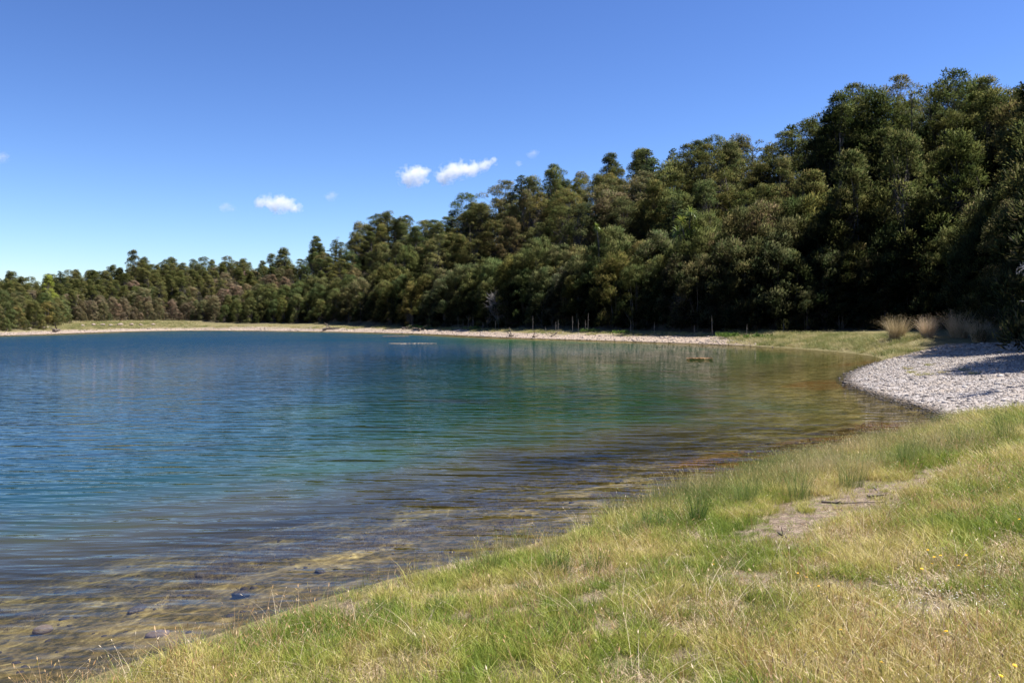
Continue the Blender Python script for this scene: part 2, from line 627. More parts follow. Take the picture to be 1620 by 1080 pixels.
def forest_mask(x, y, s):
    _, _, t, rf, rw = hill_t(x, y)
    d = t * rw
    return sstep(-4, 0, d + (fbm(x, y, 4, 61) - .5) * 3) * sstep(4, 7, s)


def amber_mask(x, y):
    m = np.zeros_like(x)
    for px, py, rx, ry in [(1300, 603, 2.2, 3.6), (1420, 668, 2.0, 2.2), (1370, 572, 3.5, 4.0), (1200, 715, 3.0, 2.5), (1350, 690, 2.5, 2.2)]:
        cx, cy = on_level(px, py)
        m = np.maximum(m, .9 * (1 - sstep(.35, 1.2, np.hypot((x - cx) / rx, (y - cy) / ry) + (fbm(x, y, 1.2, 88) - .5))))
    return m


g_me = grid_mesh('ground', GX, GY, GZ, ground_material())
GRV = gravel_mask(GX, GY, GS)
put_attr(g_me, 'farness', sstep(56, 66, GY))
put_attr(g_me, 'shore', GS)
put_attr(g_me, 'gravel', GRV)
put_attr(g_me, 'dirt', dirt_mask(GX, GY))
put_attr(g_me, 'forest', forest_mask(GX, GY, GS))
put_attr(g_me, 'amber', amber_mask(GX, GY))
g_ob = link('ground', g_me)
tag(g_ob, 'lake bank, lake bed and hillside of grass, shingle and soil', 'ground', kind='structure')


# ------------------------------------------------------------------ lake water
def water_material():
    n = N('lake_water')
    P = n.pos()
    s = n.attr('shore')
    q = n.math('MULTIPLY', s, -1.)
    wob = n.math('MULTIPLY', n.math('SUBTRACT', n.noise(.22, 4, .6, P, .4), .5), 9.)
    wob2 = n.math('MULTIPLY', n.math('SUBTRACT', n.noise(1.3, 4, .65, P), .5), 2.5)
    qq = n.math('ADD', q, n.math('MULTIPLY', n.math('ADD', wob, wob2), n.rng(q, 1.5, 7)))
    # how much of the bed is hidden by the body of water
    op = n.rng(qq, 2.0, 8.5, 0.0, .98)
    body = n.ramp(n.rng(qq, 3, 40, 0, 1, False),
                  [(0, (.17, .15, .055)), (.045, (.115, .105, .042)), (.10, (.040, .060, .022)), (.17, (.015, .045, .013)), (.30, (.008, .038, .011)),
                   (.55, (.004, .034, .026)), (1, (.002, .026, .064))])
    # the basin on the left is deep and blue, the bay on the right green
    sb = n.t.nodes.new('ShaderNodeSeparateXYZ'); n.set(sb.inputs[0], P)
    blue = n.math('MULTIPLY', n.math('SUBTRACT', 1., n.rng(n.math('ADD', sb.outputs[0], n.math('MULTIPLY', wob, .4)), -13, -1)), n.rng(q, 3, 8, 0, .8))
    body = n.mix(blue, body, (.006, .034, .066))
    pale = n.rng(n.noise(.11, 3, .5, P, .8), .52, .66, 0, .75)
    pale = n.math('MULTIPLY', pale, n.math('SUBTRACT', 1., n.rng(q, 12, 30)))
    pale = n.math('MULTIPLY', pale, n.math('SUBTRACT', 1., n.math('MULTIPLY', blue, .7)))
    body = n.mix(pale, body, (.036, .080, .036))
    wd = n.rng(n.noise(.30, 4, .6, n.node('ShaderNodeMapping', Vector=P, Location=(31, 7, 0), Scale=(.45, 1, 1)), .6), .56, .68, 0, .75)
    wd = n.math('MULTIPLY', wd, n.math('SUBTRACT', 1., n.rng(q, 14, 26)))
    body = n.mix(wd, body, (.014, .015, .008))
    # ripples: three crossing trains and finer chop
    def train(ang, sc, stretch, det, off):
        mp = n.node('ShaderNodeMapping', Vector=P, Location=(off, off * .7, 0), Rotation=(0, 0, math.radians(ang)), Scale=(stretch, 1, 1))
        return n.noise(sc, det, .5, mp, .15)
    h = n.math('MULTIPLY', train(33, 2.3, .27, 2, 3), 2.1)
    h = n.math('ADD', h, n.math('MULTIPLY', train(-24, 2.0, .27, 2, 11), 2.1))
    h = n.math('ADD', h, n.math('MULTIPLY', train(6, 7.0, .35, 2, 23), .40))
    h = n.math('ADD', h, n.math('MULTIPLY', train(-40, .7, .5, 2, 41), 1.2))
    calm = n.rng(n.noise(.035, 2, .5, P), .35, .65, .6, 1.2)
    # the open, far part of the lake is ruffled by the wind, the near part is sheltered
    sx = n.t.nodes.new('ShaderNodeSeparateXYZ'); n.set(sx.inputs[0], P)
    fetch = n.rng(n.math('SUBTRACT', sx.outputs[1], n.math('MULTIPLY', sx.outputs[0], .6)), 55, 150)
    amp = n.math('ADD', .75, n.math('MULTIPLY', fetch, 8.0))
    h = n.math('MULTIPLY', h, n.math('MULTIPLY', calm, amp))
    bmp = n.node('ShaderNodeBump', Strength=.7, Distance=.055, Height=h)
    gr = n.rng(fetch, 0, 1, .03, .10)
    fr = n.node('ShaderNodeFresnel', IOR=1.333, Normal=bmp)
    gl = n.node('ShaderNodeBsdfGlossy', Color=(.76, .76, .76), Roughness=gr, Normal=bmp)
    df = n.node('ShaderNodeBsdfDiffuse', Color=body)
    tint = n.mix(n.rng(q, 0, 5), (.98, .97, .94), (.86, .89, .76))
    # loose net of caustic light painted into the see-through colour
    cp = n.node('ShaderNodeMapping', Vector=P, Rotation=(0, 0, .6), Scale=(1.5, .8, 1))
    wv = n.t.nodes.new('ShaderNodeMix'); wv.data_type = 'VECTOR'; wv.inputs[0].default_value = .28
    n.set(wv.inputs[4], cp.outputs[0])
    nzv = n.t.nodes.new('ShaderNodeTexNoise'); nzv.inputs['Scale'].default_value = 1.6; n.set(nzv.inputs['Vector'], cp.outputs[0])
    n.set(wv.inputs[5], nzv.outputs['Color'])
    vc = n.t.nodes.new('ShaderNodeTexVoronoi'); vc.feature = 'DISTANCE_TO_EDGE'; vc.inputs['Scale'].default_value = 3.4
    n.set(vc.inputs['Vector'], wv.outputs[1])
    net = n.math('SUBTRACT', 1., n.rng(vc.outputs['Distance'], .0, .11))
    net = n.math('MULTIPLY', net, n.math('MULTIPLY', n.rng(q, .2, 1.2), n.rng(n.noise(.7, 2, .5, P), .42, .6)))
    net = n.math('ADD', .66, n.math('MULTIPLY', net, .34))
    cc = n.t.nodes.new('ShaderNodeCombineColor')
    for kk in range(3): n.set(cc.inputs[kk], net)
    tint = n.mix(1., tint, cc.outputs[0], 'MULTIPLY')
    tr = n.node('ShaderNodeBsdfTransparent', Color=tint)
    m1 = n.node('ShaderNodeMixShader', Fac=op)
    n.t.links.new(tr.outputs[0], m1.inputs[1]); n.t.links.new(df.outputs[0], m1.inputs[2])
    m2 = n.node('ShaderNodeMixShader', Fac=fr)
    n.t.links.new(m1.outputs[0], m2.inputs[1]); n.t.links.new(gl.outputs[0], m2.inputs[2])
    return n.end(m2)


WX, WY = np.meshgrid(sinh_axis(340, 8, -135, 40, 4), sinh_axis(340, 8, 3, 205, 14))
WS = sdist(WX, WY)
keep = np.minimum(np.minimum(WS[:-1, :-1], WS[1:, 1:]), np.minimum(WS[:-1, 1:], WS[1:, :-1])) < .6
w_me = grid_mesh('lake_water', WX, WY, np.zeros_like(WX), water_material(), keep)
put_attr(w_me, 'shore', WS)
w_ob = link('lake_water', w_me)
tag(w_ob, 'clear rippled lake, brown in the shallows and deep blue green beyond', 'lake', kind='structure')


# ------------------------------------------------------------------ instanced stuff
def scatter(name, pts, rz, sc, idx, protos, label, cat, tilt=None):
    """one object whose points carry copies of small prototypes (ground cover nobody could count)"""
    pc = bpy.data.collections.new(name + '_kinds')
    for i, me in enumerate(protos):
        o = bpy.data.objects.new('%s_kind_%02d' % (name, i), me)
        pc.objects.link(o)
    me = bpy.data.meshes.new(name)
    me.vertices.add(len(pts))
    me.vertices.foreach_set('co', np.ascontiguousarray(pts, dtype=np.float32).ravel())
    rot = np.zeros((len(pts), 3)); rot[:, 2] = rz
    if tilt is not None:
        rot[:, 0] = tilt[:, 0]; rot[:, 1] = tilt[:, 1]
    a = me.attributes.new('rot', 'FLOAT_VECTOR', 'POINT'); a.data.foreach_set('vector', rot.astype(np.float32).ravel())
    s3 = sc if np.ndim(sc) == 2 else np.repeat(np.asarray(sc)[:, None], 3, 1)
    a = me.attributes.new('scl', 'FLOAT_VECTOR', 'POINT'); a.data.foreach_set('vector', s3.astype(np.float32).ravel())
    a = me.attributes.new('idx', 'INT', 'POINT'); a.data.foreach_set('value', np.asarray(idx, np.int32))
    o = link(name, me)
    g = bpy.data.node_groups.new(name, 'GeometryNodeTree')
    g.interface.new_socket('Geometry', in_out='INPUT', socket_type='NodeSocketGeometry')
    g.interface.new_socket('Geometry', in_out='OUTPUT', socket_type='NodeSocketGeometry')
    gi = g.nodes.new('NodeGroupInput'); go = g.nodes.new('NodeGroupOutput')
    ip = g.nodes.new('GeometryNodeInstanceOnPoints')
    ci = g.nodes.new('GeometryNodeCollectionInfo')
    ci.inputs['Collection'].default_value = pc
    ci.inputs['Separate Children'].default_value = True
    ci.inputs['Reset Children'].default_value = True
    ip.inputs['Pick Instance'].default_value = True

    def na(nm, dt):
        x = g.nodes.new('GeometryNodeInputNamedAttribute'); x.data_type = dt
        x.inputs['Name'].default_value = nm
        return x.outputs['Attribute']
    L = g.links.new
    L(gi.outputs[0], ip.inputs['Points'])
    L(ci.outputs[0], ip.inputs['Instance'])
    L(na('idx', 'INT'), ip.inputs['Instance Index'])
    er = g.nodes.new('FunctionNodeEulerToRotation')
    L(na('rot', 'FLOAT_VECTOR'), er.inputs[0])
    L(er.outputs[0], ip.inputs['Rotation'])
    L(na('scl', 'FLOAT_VECTOR'), ip.inputs['Scale'])
    L(ip.outputs[0], go.inputs[0])
    md = o.modifiers.new('scatter', 'NODES'); md.node_group = g
    tag(o, label, cat, kind='stuff')
    return o


def blades(nb, rad, h0, h1, w, lean=.5, curl=.6, segs=3, r=None, mat=None, name='tuft', heads=0., headlen=.03, straight=False):
    """a tuft: nb tapered curved blades; a share of them ends in a seed head"""
    r = r or rng
    ang = r.uniform(0, 2 * PI, nb); rr = rad * np.sqrt(r.uniform(0, 1, nb))
    bx = rr * np.cos(ang); by = rr * np.sin(ang)
    da = ang + r.normal(0, .9, nb)
    H = r.uniform(h0, h1, nb)
    ln = np.abs(r.normal(0, lean, nb))
    cu = np.abs(r.normal(0, curl, nb))
    wa = r.uniform(0, PI, nb)
    polys = []
    ts = np.linspace(0, 1, segs + 1)
    for k in range(segs):
        vv = []
        for t, sd_ in ((ts[k], -1), (ts[k], 1), (ts[k + 1], 1), (ts[k + 1], -1)):
            out = (ln * t + cu * t * t) * H
            z = H * t * (1 - .25 * (ln + cu) * t).clip(.2)
            ww = w * (1 - t ** 1.5 * .92) * .5 * sd_
            x = bx + np.cos(da) * out + np.cos(wa) * ww
            y = by + np.sin(da) * out + np.sin(wa) * ww
            vv.append(np.stack([x, y, z], -1))
        polys.append(np.stack(vv, 1))
    P = np.concatenate([p[:, None] for p in polys], 1).reshape(-1, 3)
    # share vertices inside a blade so that each blade is one island
    n4 = segs * 4
    base = P.reshape(nb, segs, 4, 3)
    V = []; Fc = []
    for i in range(nb):
        b0 = len(V)
        for k in range(segs):
            if k == 0:
                V.append(base[i, 0, 0]); V.append(base[i, 0, 1])
            V.append(base[i, k, 3]); V.append(base[i, k, 2])
        for k in range(segs):
            a = b0 + 2 * k
            Fc.append((a, a + 1, a + 3, a + 2))
        if r.uniform() < heads:
            tip = (V[-1] + V[-2]) / 2
            d = tip - (base[i, segs - 1, 0] + base[i, segs - 1, 1]) / 2
            d = d / (np.linalg.norm(d) + 1e-9)
            L = headlen * r.uniform(.6, 1.4)
            wv = np.array([math.cos(wa[i]), math.sin(wa[i]), 0]) * headlen * .16
            c = len(V)
            V += [tip - d * L * .3, tip + d * L * .3 + wv, tip + d * L, tip + d * L * .3 - wv]
            Fc.append((c, c + 1, c + 2, c + 3))
    me = bpy.data.meshes.new(name)
    me.from_pydata([tuple(v) for v in V], [], Fc)
    me.materials.append(mat)
    me.update()
    return me


def icostone(seed, mat, sub=1, rough=.22):
    import bmesh
    bm = bmesh.new()
    bmesh.ops.create_icosphere(bm, subdivisions=sub, radius=1)
    rr = random.Random(seed)
    sx, sy, sz = rr.uniform(.7, 1.2), rr.uniform(.6, 1.0), rr.uniform(.35, .6)
    off = [Vector((rr.uniform(-1, 1), rr.uniform(-1, 1), rr.uniform(-1, 1))).normalized() for _ in range(5)]
    for v in bm.verts:
        d = v.co.normalized()
        k = 1 + rough * sum(max(0, d.dot(o)) ** 2 * (1 if i % 2 else -1) for i, o in enumerate(off))
        v.co = Vector((d.x * sx * k, d.y * sy * k, d.z * sz * k))
    me = bpy.data.meshes.new('stone')
    bm.to_mesh(me); bm.free()
    me.materials.append(mat)
    me.polygons.foreach_set('use_smooth', [True] * len(me.polygons))
    return me


def stone_mat(name, stops):
    n = N(name)
    tc = n.t.nodes.new('ShaderNodeTexCoord').outputs['Object']
    c = n.ramp(n.info(), stops)
    c = n.mix(n.rng(n.noise(2.5, 4, .65, tc), .35, .7, 0, .5), c, (.30, .26, .22))
    sx = n.t.nodes.new('ShaderNodeSeparateXYZ'); n.set(sx.inputs[0], n.pos())
    c = n.mix(n.rng(sx.outputs[2], .02, .12, .75, 0), c, (.07, .055, .042))     # wet by the water
    d = n.node('ShaderNodeBsdfPrincipled', Base__Color=c, Roughness=.85,
               Normal=n.node('ShaderNodeBump', Strength=.4, Distance=.1, Height=n.noise(6, 4, .6, tc)))
    return n.end(d)


M_STONE = stone_mat('shingle_stone', [(0, (.10, .085, .075)), (.2, (.25, .21, .18)), (.5, (.41, .355, .315)), (.8, (.52, .465, .42)), (1, (.68, .63, .58))])
M_FARSTONE = stone_mat('far_shingle_stone', [(0, (.16, .12, .10)), (.3, (.30, .235, .19)), (.7, (.42, .335, .27)), (1, (.55, .46, .39))])
M_BEDSTONE = stone_mat('lake_bed_stone', [(0, (.06, .045, .025)), (.5, (.14, .105, .055)), (.85, (.22, .17, .09)), (1, (.30, .25, .14))])


def rand_pts(n, x0, x1, y0, y1):
    return rng.uniform(x0, x1, n), rng.uniform(y0, y1, n)


def in_view(x, y, m=1.08, extra=1.0):
    return np.abs(x) < (y * (810 / F) * m + extra)


# --- near bank grass
def near_grass():
    # short turf
    x, y = rand_pts(185000, -8, 22, 3.6, 34)
    s = sdist(x, y)
    d = np.hypot(x, y)
    g = poly_mask(x, y, BEACH_POLY, .6)
    dens = np.clip(1.0 - (d - 9) / 26, .35, 1)
    dm = dirt_mask(x, y)
    k = (s > .12) & in_view(x, y) & (rng.uniform(0, 1, len(x)) < dens * (1 - .76 * dm) * sstep(.0, .8, s + .8 * (fbm(x, y, .9, 97) - .4)) * (1 - g * 1.0))
    x, y, s, d, dm = x[k], y[k], s[k], d[k], dm[k]
    k2 = rng.uniform(0, 1, len(x)) < .25 + .75 * sstep(.30, .52, fbm(x, y, .26, 303, 2))
    x, y, s, d, dm = x[k2], y[k2], s[k2], d[k2], dm[k2]
    z = height(x, y, s)
    lush = fbm(x, y, 2.2, 101)
    right = sstep(-1.5, 4.5, x - .42 * y)
    sc = (.55 + .75 * lush + .75 * right) * (.8 + .028 * d) * rng.uniform(.7, 1.3, len(x)) * (1 - .4 * dm)
    protos = [blades(26, .075, .05, .17, .0062, .32, .5, 2, mat=M_TURF) for _ in range(7)]
    protos += [blades(20, .10, .03, .10, .006, .9, 1.1, 2, mat=M_THATCH) for _ in range(2)]
    idx = np.where(rng.uniform(0, 1, len(x)) < .08 + .62 * sstep(.50, .66, fbm(x, y, .8, 313, 3)), rng.integers(7, 9, len(x)), rng.integers(0, 7, len(x)))
    scatter('grass_turf', np.stack([x, y, z - .01], -1), rng.uniform(0, 2 * PI, len(x)), sc, idx, protos,
            'short green and straw grass covering the near lake bank', 'grass')
    print('turf', len(x))
    # taller stalks with seed heads
    x, y = rand_pts(60000, -8, 20, 3.6, 30)
    s = sdist(x, y)
    lush = fbm(x, y, 1.8, 131)
    right = sstep(-1.2, 1.5, x - .36 * y)
    g = poly_mask(x, y, BEACH_POLY, .4)
    p = (sstep(.38, .68, lush) * (.45 + .75 * right) + .06) * (1 - dirt_mask(x, y)) * (1 - g)
    k = (s > .2) & in_view(x, y) & (rng.uniform(0, 1, len(x)) < p)
    x, y, s = x[k], y[k], s[k]
    z = height(x, y, s)
    protos = [blades(11, .07, .16, .36, .0042, .28, .45, 3, mat=M_STALK, heads=.7, headlen=.035) for _ in range(5)]
    protos += [blades(16, .07, .12, .30, .0050, .32, .5, 3, mat=M_TURF, heads=.1) for _ in range(3)]
    protos += [blades(5, .05, .25, .48, .0036, .35, .5, 4, mat=M_THATCH, heads=.8, headlen=.028) for _ in range(2)]
    scatter('grass_stalks', np.stack([x, y, z - .01], -1), rng.uniform(0, 2 * PI, len(x)),
            rng.uniform(.6, 1.15, len(x)), rng.integers(0, 10, len(x)), protos,
            'taller rusty seed stalks standing among the turf', 'grass')
    print('stalks', len(x))
    # fringe of sedge and reeds by the water
    x, y = rand_pts(90000, -8, 20, 5, 30)
    s = sdist(x, y)
    g = poly_mask(x, y, BEACH_POLY, .4)
    far = sstep(10, 17, y)
    n1 = fbm(x, y, 1.1, 151)
    wid = 1.3 + 2.8 * far
    p = (.35 + .65 * sstep(.42, .58, fbm(x, y, .7, 163))) * sstep(-.55, .15, s + (n1 - .5) * .8) * (1 - sstep(wid * .6, wid * 1.3, s + (n1 - .5) * 2)) * (.25 + .75 * far) * sstep(.32, .6, n1 + .15 * far)
    p = p * (1 - dirt_mask(x, y)) * (1 - g)
    k = in_view(x, y) & (rng.uniform(0, 1, len(x)) < p)
    x, y, s = x[k], y[k], s[k]
    z = np.maximum(height(x, y, s), -.12)
    protos = [blades(16, .07, .22, .48, .0052, .16, .32, 3, mat=M_SHOREG, heads=.15, headlen=.04) for _ in range(6)]
    scatter('sedge_fringe', np.stack([x, y, z - .02], -1), rng.uniform(0, 2 * PI, len(x)),
            rng.uniform(.6, 1.15, len(x)) * (.62 + .38 * sstep(9, 17, y)), rng.integers(0, 6, len(x)), protos,
            'fringe of thin sedge and reeds along the water edge', 'sedge')
    print('sedge', len(x))


near_grass()


# --- shingle on the beaches
def shingle():
    x, y = rand_pts(250000, 10, 46, 22, 68)
    s = sdist(x, y)
    k = (s > -.5) & in_view(x, y, 1.1, 2) & (rng.uniform(0, 1, len(x)) < poly_mask(x, y, BEACH_POLY, .5)) & (forest_mask(x, y, s) < .8)
    x, y, s = x[k], y[k], s[k]
    z = height(x, y, s)
    sc = rng.lognormal(-3.9, .6, len(x)).clip(.012, .15)
    protos = [icostone(i, M_STONE) for i in range(6)]
    scatter('shingle', np.stack([x, y, z + sc * .12], -1), rng.uniform(0, 2 * PI, len(x)), sc,
            rng.integers(0, 6, len(x)), protos, 'pale pinkish grey shingle covering the spit of beach', 'gravel')
    print('shingle', len(x))
    x, y = rand_pts(120000, -105, 40, 58, 215)
    s = sdist(x, y)
    k = (s > -.3) & (s < 9) & in_view(x, y, 1.05, 2) & (rng.uniform(0, 1, len(x)) < gravel_mask(x, y, s))
    x, y, s = x[k], y[k], s[k]
    z = height(x, y, s)
    sc = rng.lognormal(-2.3, .4, len(x)).clip(.06, .4)
    protos = [icostone(20 + i, M_FARSTONE) for i in range(6)]
    scatter('far_shore_shingle', np.stack([x, y, z + sc * .05], -1), rng.uniform(0, 2 * PI, len(x)), sc,
            rng.integers(0, 6, len(x)), protos, 'pale shingle strip along the far shore below the trees', 'gravel')
    print('far shingle', len(x))
    # stones and weed lumps on the bed near us
    x, y = rand_pts(5000, -10, 12, 5, 24)
    s = sdist(x, y)
    k = (s < -.05) & (s > -7) & in_view(x, y) & (rng.uniform(0, 1, len(x)) < .3 + .7 * sstep(.45, .6, fbm(x, y, 1.5, 171)))
    x, y, s = x[k], y[k], s[k]
    z = height(x, y, s)
    sc = rng.lognormal(-3.6, .5, len(x)).clip(.012, .075)
    protos = [icostone(40 + i, M_BEDSTONE) for i in range(5)]
    scatter('lake_bed_stones', np.stack([x, y, np.minimum(z, -.02 - sc * .3)], -1), rng.uniform(0, 2 * PI, len(x)), sc,
            rng.integers(0, 5, len(x)), protos, 'brown stones lying on the lake bed in the shallows', 'stones')
    x, y = rand_pts(42000, -10, 13, 5, 26)
    s = sdist(x, y)
    k = (s < -.25) & (s > -7) & in_view(x, y) & (rng.uniform(0, 1, len(x)) < sstep(.44, .6, fbm(x, y, 1.3, 191)))
    x, y, s = x[k], y[k], s[k]
    z = height(x, y, s)
    protos = [blades(30, .10, .015, .060, .007, 1.2, 1.6, 2, mat=M_WEED) for _ in range(4)]
    sc = np.minimum(rng.uniform(.6, 1.4, len(x)), np.maximum(-z - .02, .02) / .13)
    scatter('water_weeds', np.stack([x, y, z], -1), rng.uniform(0, 2 * PI, len(x)), sc, rng.integers(0, 4, len(x)), protos,
            'brown water weeds growing on the lake bed in the shallows', 'weeds')


shingle()


# --- pale grass on the far bank, meadow at the left, low herbs at the beach top
def far_grass():
    x, y = rand_pts(160000, -105, 45, 56, 215)
    s = sdist(x, y)
    az = np.arctan2(x, y)
    px = 810 + F * np.tan(az)
    n1 = fbm(x, y, 3, 211)
    bank = sstep(1120, 1230, px) * sstep(.15, .9, s) * (1 - sstep(9, 12, s)) * (1 - sstep(1440, 1475, px))
    mead = (1 - sstep(270, 330, px)) * sstep(40, 90, px) * sstep(2.5, 5, s + (n1 - .5) * 4) * .55
    top = .6 * sstep(3.4, 5.5, s + (n1 - .5) * 5) * (1 - sstep(6.5, 9, s)) * (1 - sstep(1150, 1230, px)) * sstep(.35, .6, n1)
    p = np.maximum(np.maximum(bank, mead), top) * (1 - poly_mask(x, y, BEACH_POLY, .5))
    k = in_view(x, y, 1.05, 2) & (rng.uniform(0, 1, len(x)) < p)
    x, y, s, px = x[k], y[k], s[k], px[k]
    z = height(x, y, s)
    protos = [blades(26, .22, .18, .5, .022, .4, .6, 2, mat=M_PALEG) for _ in range(5)]
    protos += [blades(30, .26, .1, .3, .04, .6, .8, 2, mat=M_SHOREG) for _ in range(2)]
    b = (px > 1120)
    idx = np.where(b | (px < 320), rng.integers(0, 6, len(x)), rng.integers(3, 7, len(x)))
    sc = np.where(b, rng.uniform(.7, 1.35, len(x)), rng.uniform(.6, 1.2, len(x)))
    scatter('bank_grass', np.stack([x, y, z - .02], -1), rng.uniform(0, 2 * PI, len(x)), sc, idx, protos,
            'pale dry grass on the far bank and the top of the beach', 'grass')
    print('bank grass', len(x))


far_grass()


# ------------------------------------------------------------------ trees
def leaf_cloud(centres, radii, flat, per, L0, L1, W, up=.4, jit=.5, zmin=-.35, r=None):
    """diamond shaped sprays on the upper shell of many clumps -> (N*4,3)"""
    r = r or rng
    out = []; nrm = []
    for c, R in zip(centres, radii):
        m = int(per * (R / .8) ** 1.6)
        d = r.normal(0, 1, (m * 2, 3)); d /= np.linalg.norm(d, axis=1)[:, None]
        d = d[d[:, 2] > zmin][:m]
        m = len(d)
        rad = R * r.uniform(.55, 1.08, m)
        p = np.array(c) + d * rad[:, None] * np.array([1, 1, flat])
        ax = d + np.array([0, 0, up]) + r.normal(0, jit, (m, 3))
        ax /= np.linalg.norm(ax, axis=1)[:, None]
        sd_ = np.cross(ax, d + r.normal(0, .6, (m, 3)))
        sd_ /= np.linalg.norm(sd_, axis=1)[:, None] + 1e-9
        L = r.uniform(L0, L1, m)[:, None]
        w = (W * r.uniform(.6, 1.3, m))[:, None]
        gn = np.cross(ax, sd_)
        flip = np.sign((gn * d).sum(1))[:, None]; flip[flip == 0] = 1
        sd_ = sd_ * flip; gn = gn * flip
        q = np.stack([p - ax * L * .3, p + ax * L * .2 - sd_ * w, p + ax * L * .7, p + ax * L * .2 + sd_ * w], 1)
        q = q[:, ::-1]
        nn = d * np.array([1, 1, 1.2]) + gn * .7 + np.array([0, 0, .25])
        nn /= np.linalg.norm(nn, axis=1)[:, None]
        out.append(q.reshape(-1, 3)); nrm.append(np.repeat(nn, 4, 0))
    return np.concatenate(out), np.concatenate(nrm)


def make_tree(kind, seed, fine=1.0):
    r = np.random.default_rng(seed)
    mb = MB()
    cs = []; rs = []
    if kind == 'kanuka':
        Ht = 12.0
        nst = r.integers(2, 4)
        stems = []
        for k in range(nst):
            a = r.uniform(0, 2 * PI); sp = r.uniform(.6, 2.2)
            top = np.array([math.cos(a) * sp, math.sin(a) * sp, Ht * r.uniform(.62, .8)])
            mid = top * np.array([.35, .35, .5]) + r.normal(0, .15, 3)
            mb.tube([(0 + .12 * math.cos(a), .12 * math.sin(a), -.3), mid, top], [.17, .12, .04], 5)
            stems.append((mid, top))
        lob = r.uniform(0, 2 * PI, 3)
        for k in range(92):
            z = r.uniform(.08, 1.0)
            env = math.sqrt(max(0, 1 - ((z - .32) / .70) ** 2))
            if seed % 3 == 0:      # some trees are pointed rather than round
                env = 1.12 * (1.02 - z) ** .62
            elif seed % 3 == 1 and z > .75:
                env *= .7
            env = max(.10, env)
            a = r.uniform(0, 2 * PI)
            lobes = 1 + .30 * math.sin(2 * a + lob[0] + 3 * z) + .20 * math.sin(3 * a + lob[1])
            rad = 3.3 * env * lobes * r.uniform(.5, 1.0)
            c = (rad * math.cos(a), rad * math.sin(a), z * Ht - .5)
            cs.append(c); rs.append(r.uniform(.7, 1.35) * (1.12 - .38 * z))
            st = stems[r.integers(0, nst)]
            f = r.uniform(.2, .9)
            o = st[0] * (1 - f) + st[1] * f
            mb.tube([o, (np.array(c) + o) / 2 + np.array([0, 0, -.15]), c], [.045, .03, .012], 3, cap=False)
        V, NV = leaf_cloud(cs, rs, .74, 190 / fine ** 1.5, .16 * fine, .32 * fine, .036 * fine, .35, .5, -.35, r)
    elif kind == 'manuka':
        Ht = 7.0
        for k in range(4):
            a = r.uniform(0, 2 * PI); sp = r.uniform(.4, 1.1)
            top = np.array([math.cos(a) * sp, math.sin(a) * sp, Ht * r.uniform(.6, .8)])
            mb.tube([(.25 * math.cos(a), .25 * math.sin(a), -.3), top * np.array([.5, .5, .45]), top], [.09, .06, .02], 4)
            lo = np.array([math.cos(a) * 1.5, math.sin(a) * 1.5, Ht * .35])
            mb.tube([(.2 * math.cos(a), .2 * math.sin(a), .4), lo * np.array([.6, .6, .6]), lo], [.05, .035, .012], 4)
        for k in range(84):
            z = r.uniform(.04, .97)
            env = 1.28 * math.sqrt(max(0.0, 1 - z ** 1.7))
            a = r.uniform(0, 2 * PI)
            rad = 1.9 * max(.1, env) * r.uniform(.6, 1.0)
            cs.append((rad * math.cos(a), rad * math.sin(a), z * Ht)); rs.append(r.uniform(.42, .75))
        V, NV = leaf_cloud(cs, rs, .95, 270 / fine ** 1.5, .16 * fine, .31 * fine, .026 * fine, .85, .38, -.6, r)
    elif kind == 'spire':
        Ht = 10.0
        mb.tube([(0, 0, -.3), (.1, 0, 5), (0, .1, Ht * .97)], [.2, .13, .03], 5)
        for k in range(44):
            z = (k + r.uniform(0, 1)) / 44
            zz = .18 + .82 * z
            rad = 1.9 * (1 - z) ** .8 * r.uniform(.55, 1.1) + .08
            a = k * 2.4 + r.uniform(-.5, .5)
            c = (rad * math.cos(a), rad * math.sin(a), zz * Ht)
            cs.append(c); rs.append(.30 + .5 * (1 - z) * r.uniform(.6, 1.1))
            mb.tube([(0, 0, zz * Ht - .3), c], [.03, .012], 3, cap=False)
        V, NV = leaf_cloud(cs, rs, .6, 260, .17, .32, .036, .3, .45, -.5, r)
    elif kind == 'sparse':
        Ht = 9.0
        top = (.3, .1, Ht * .93)
        mb.tube([(0, 0, -.3), (.2, .1, 4.5), top], [.16, .1, .02], 5)
        for k in range(17):
            zz = r.uniform(.35, 1.0) * Ht
            a = r.uniform(0, 2 * PI); rad = r.uniform(.5, 2.2) * (1.15 - .75 * zz / Ht)
            c = (rad * math.cos(a), rad * math.sin(a), zz)
            cs.append(c); rs.append(r.uniform(.25, .5))
            mb.tube([(.15, .05, zz - r.uniform(.5, 1.1)), c], [.035, .012], 3, cap=False)
        V, NV = leaf_cloud(cs, rs, .7, 160, .16, .30, .034, .6, .6, -.5, r)
    tr = mb.mesh('trunk', M_BARK)
    mat = {'kanuka': M_KAN, 'manuka': M_BUSH, 'spire': M_DARK, 'sparse': M_KAN}[kind]
    cr = quads_mesh('crown', V, 4, mat, normals=NV)
    return dict(nrm=NV, trunk=tr, crown=cr, h={'kanuka': 12.2, 'manuka': 7.4, 'spire': 10.3, 'sparse': 9.5}[kind], kind=kind)


KAN = [make_tree('kanuka', 100 + i) for i in range(6)]
MAN = [make_tree('manuka', 200 + i) for i in range(5)]
KANF = [make_tree('kanuka', 150 + i, .6) for i in range(2)]
MANF = [make_tree('manuka', 250 + i, .5) for i in range(2)]
SPI = [make_tree('spire', 300 + i) for i in range(2)]
SPA = [make_tree('sparse', 400 + i) for i in range(2)]
print('crown faces', [len(t['crown'].polygons) for t in KAN + MAN])


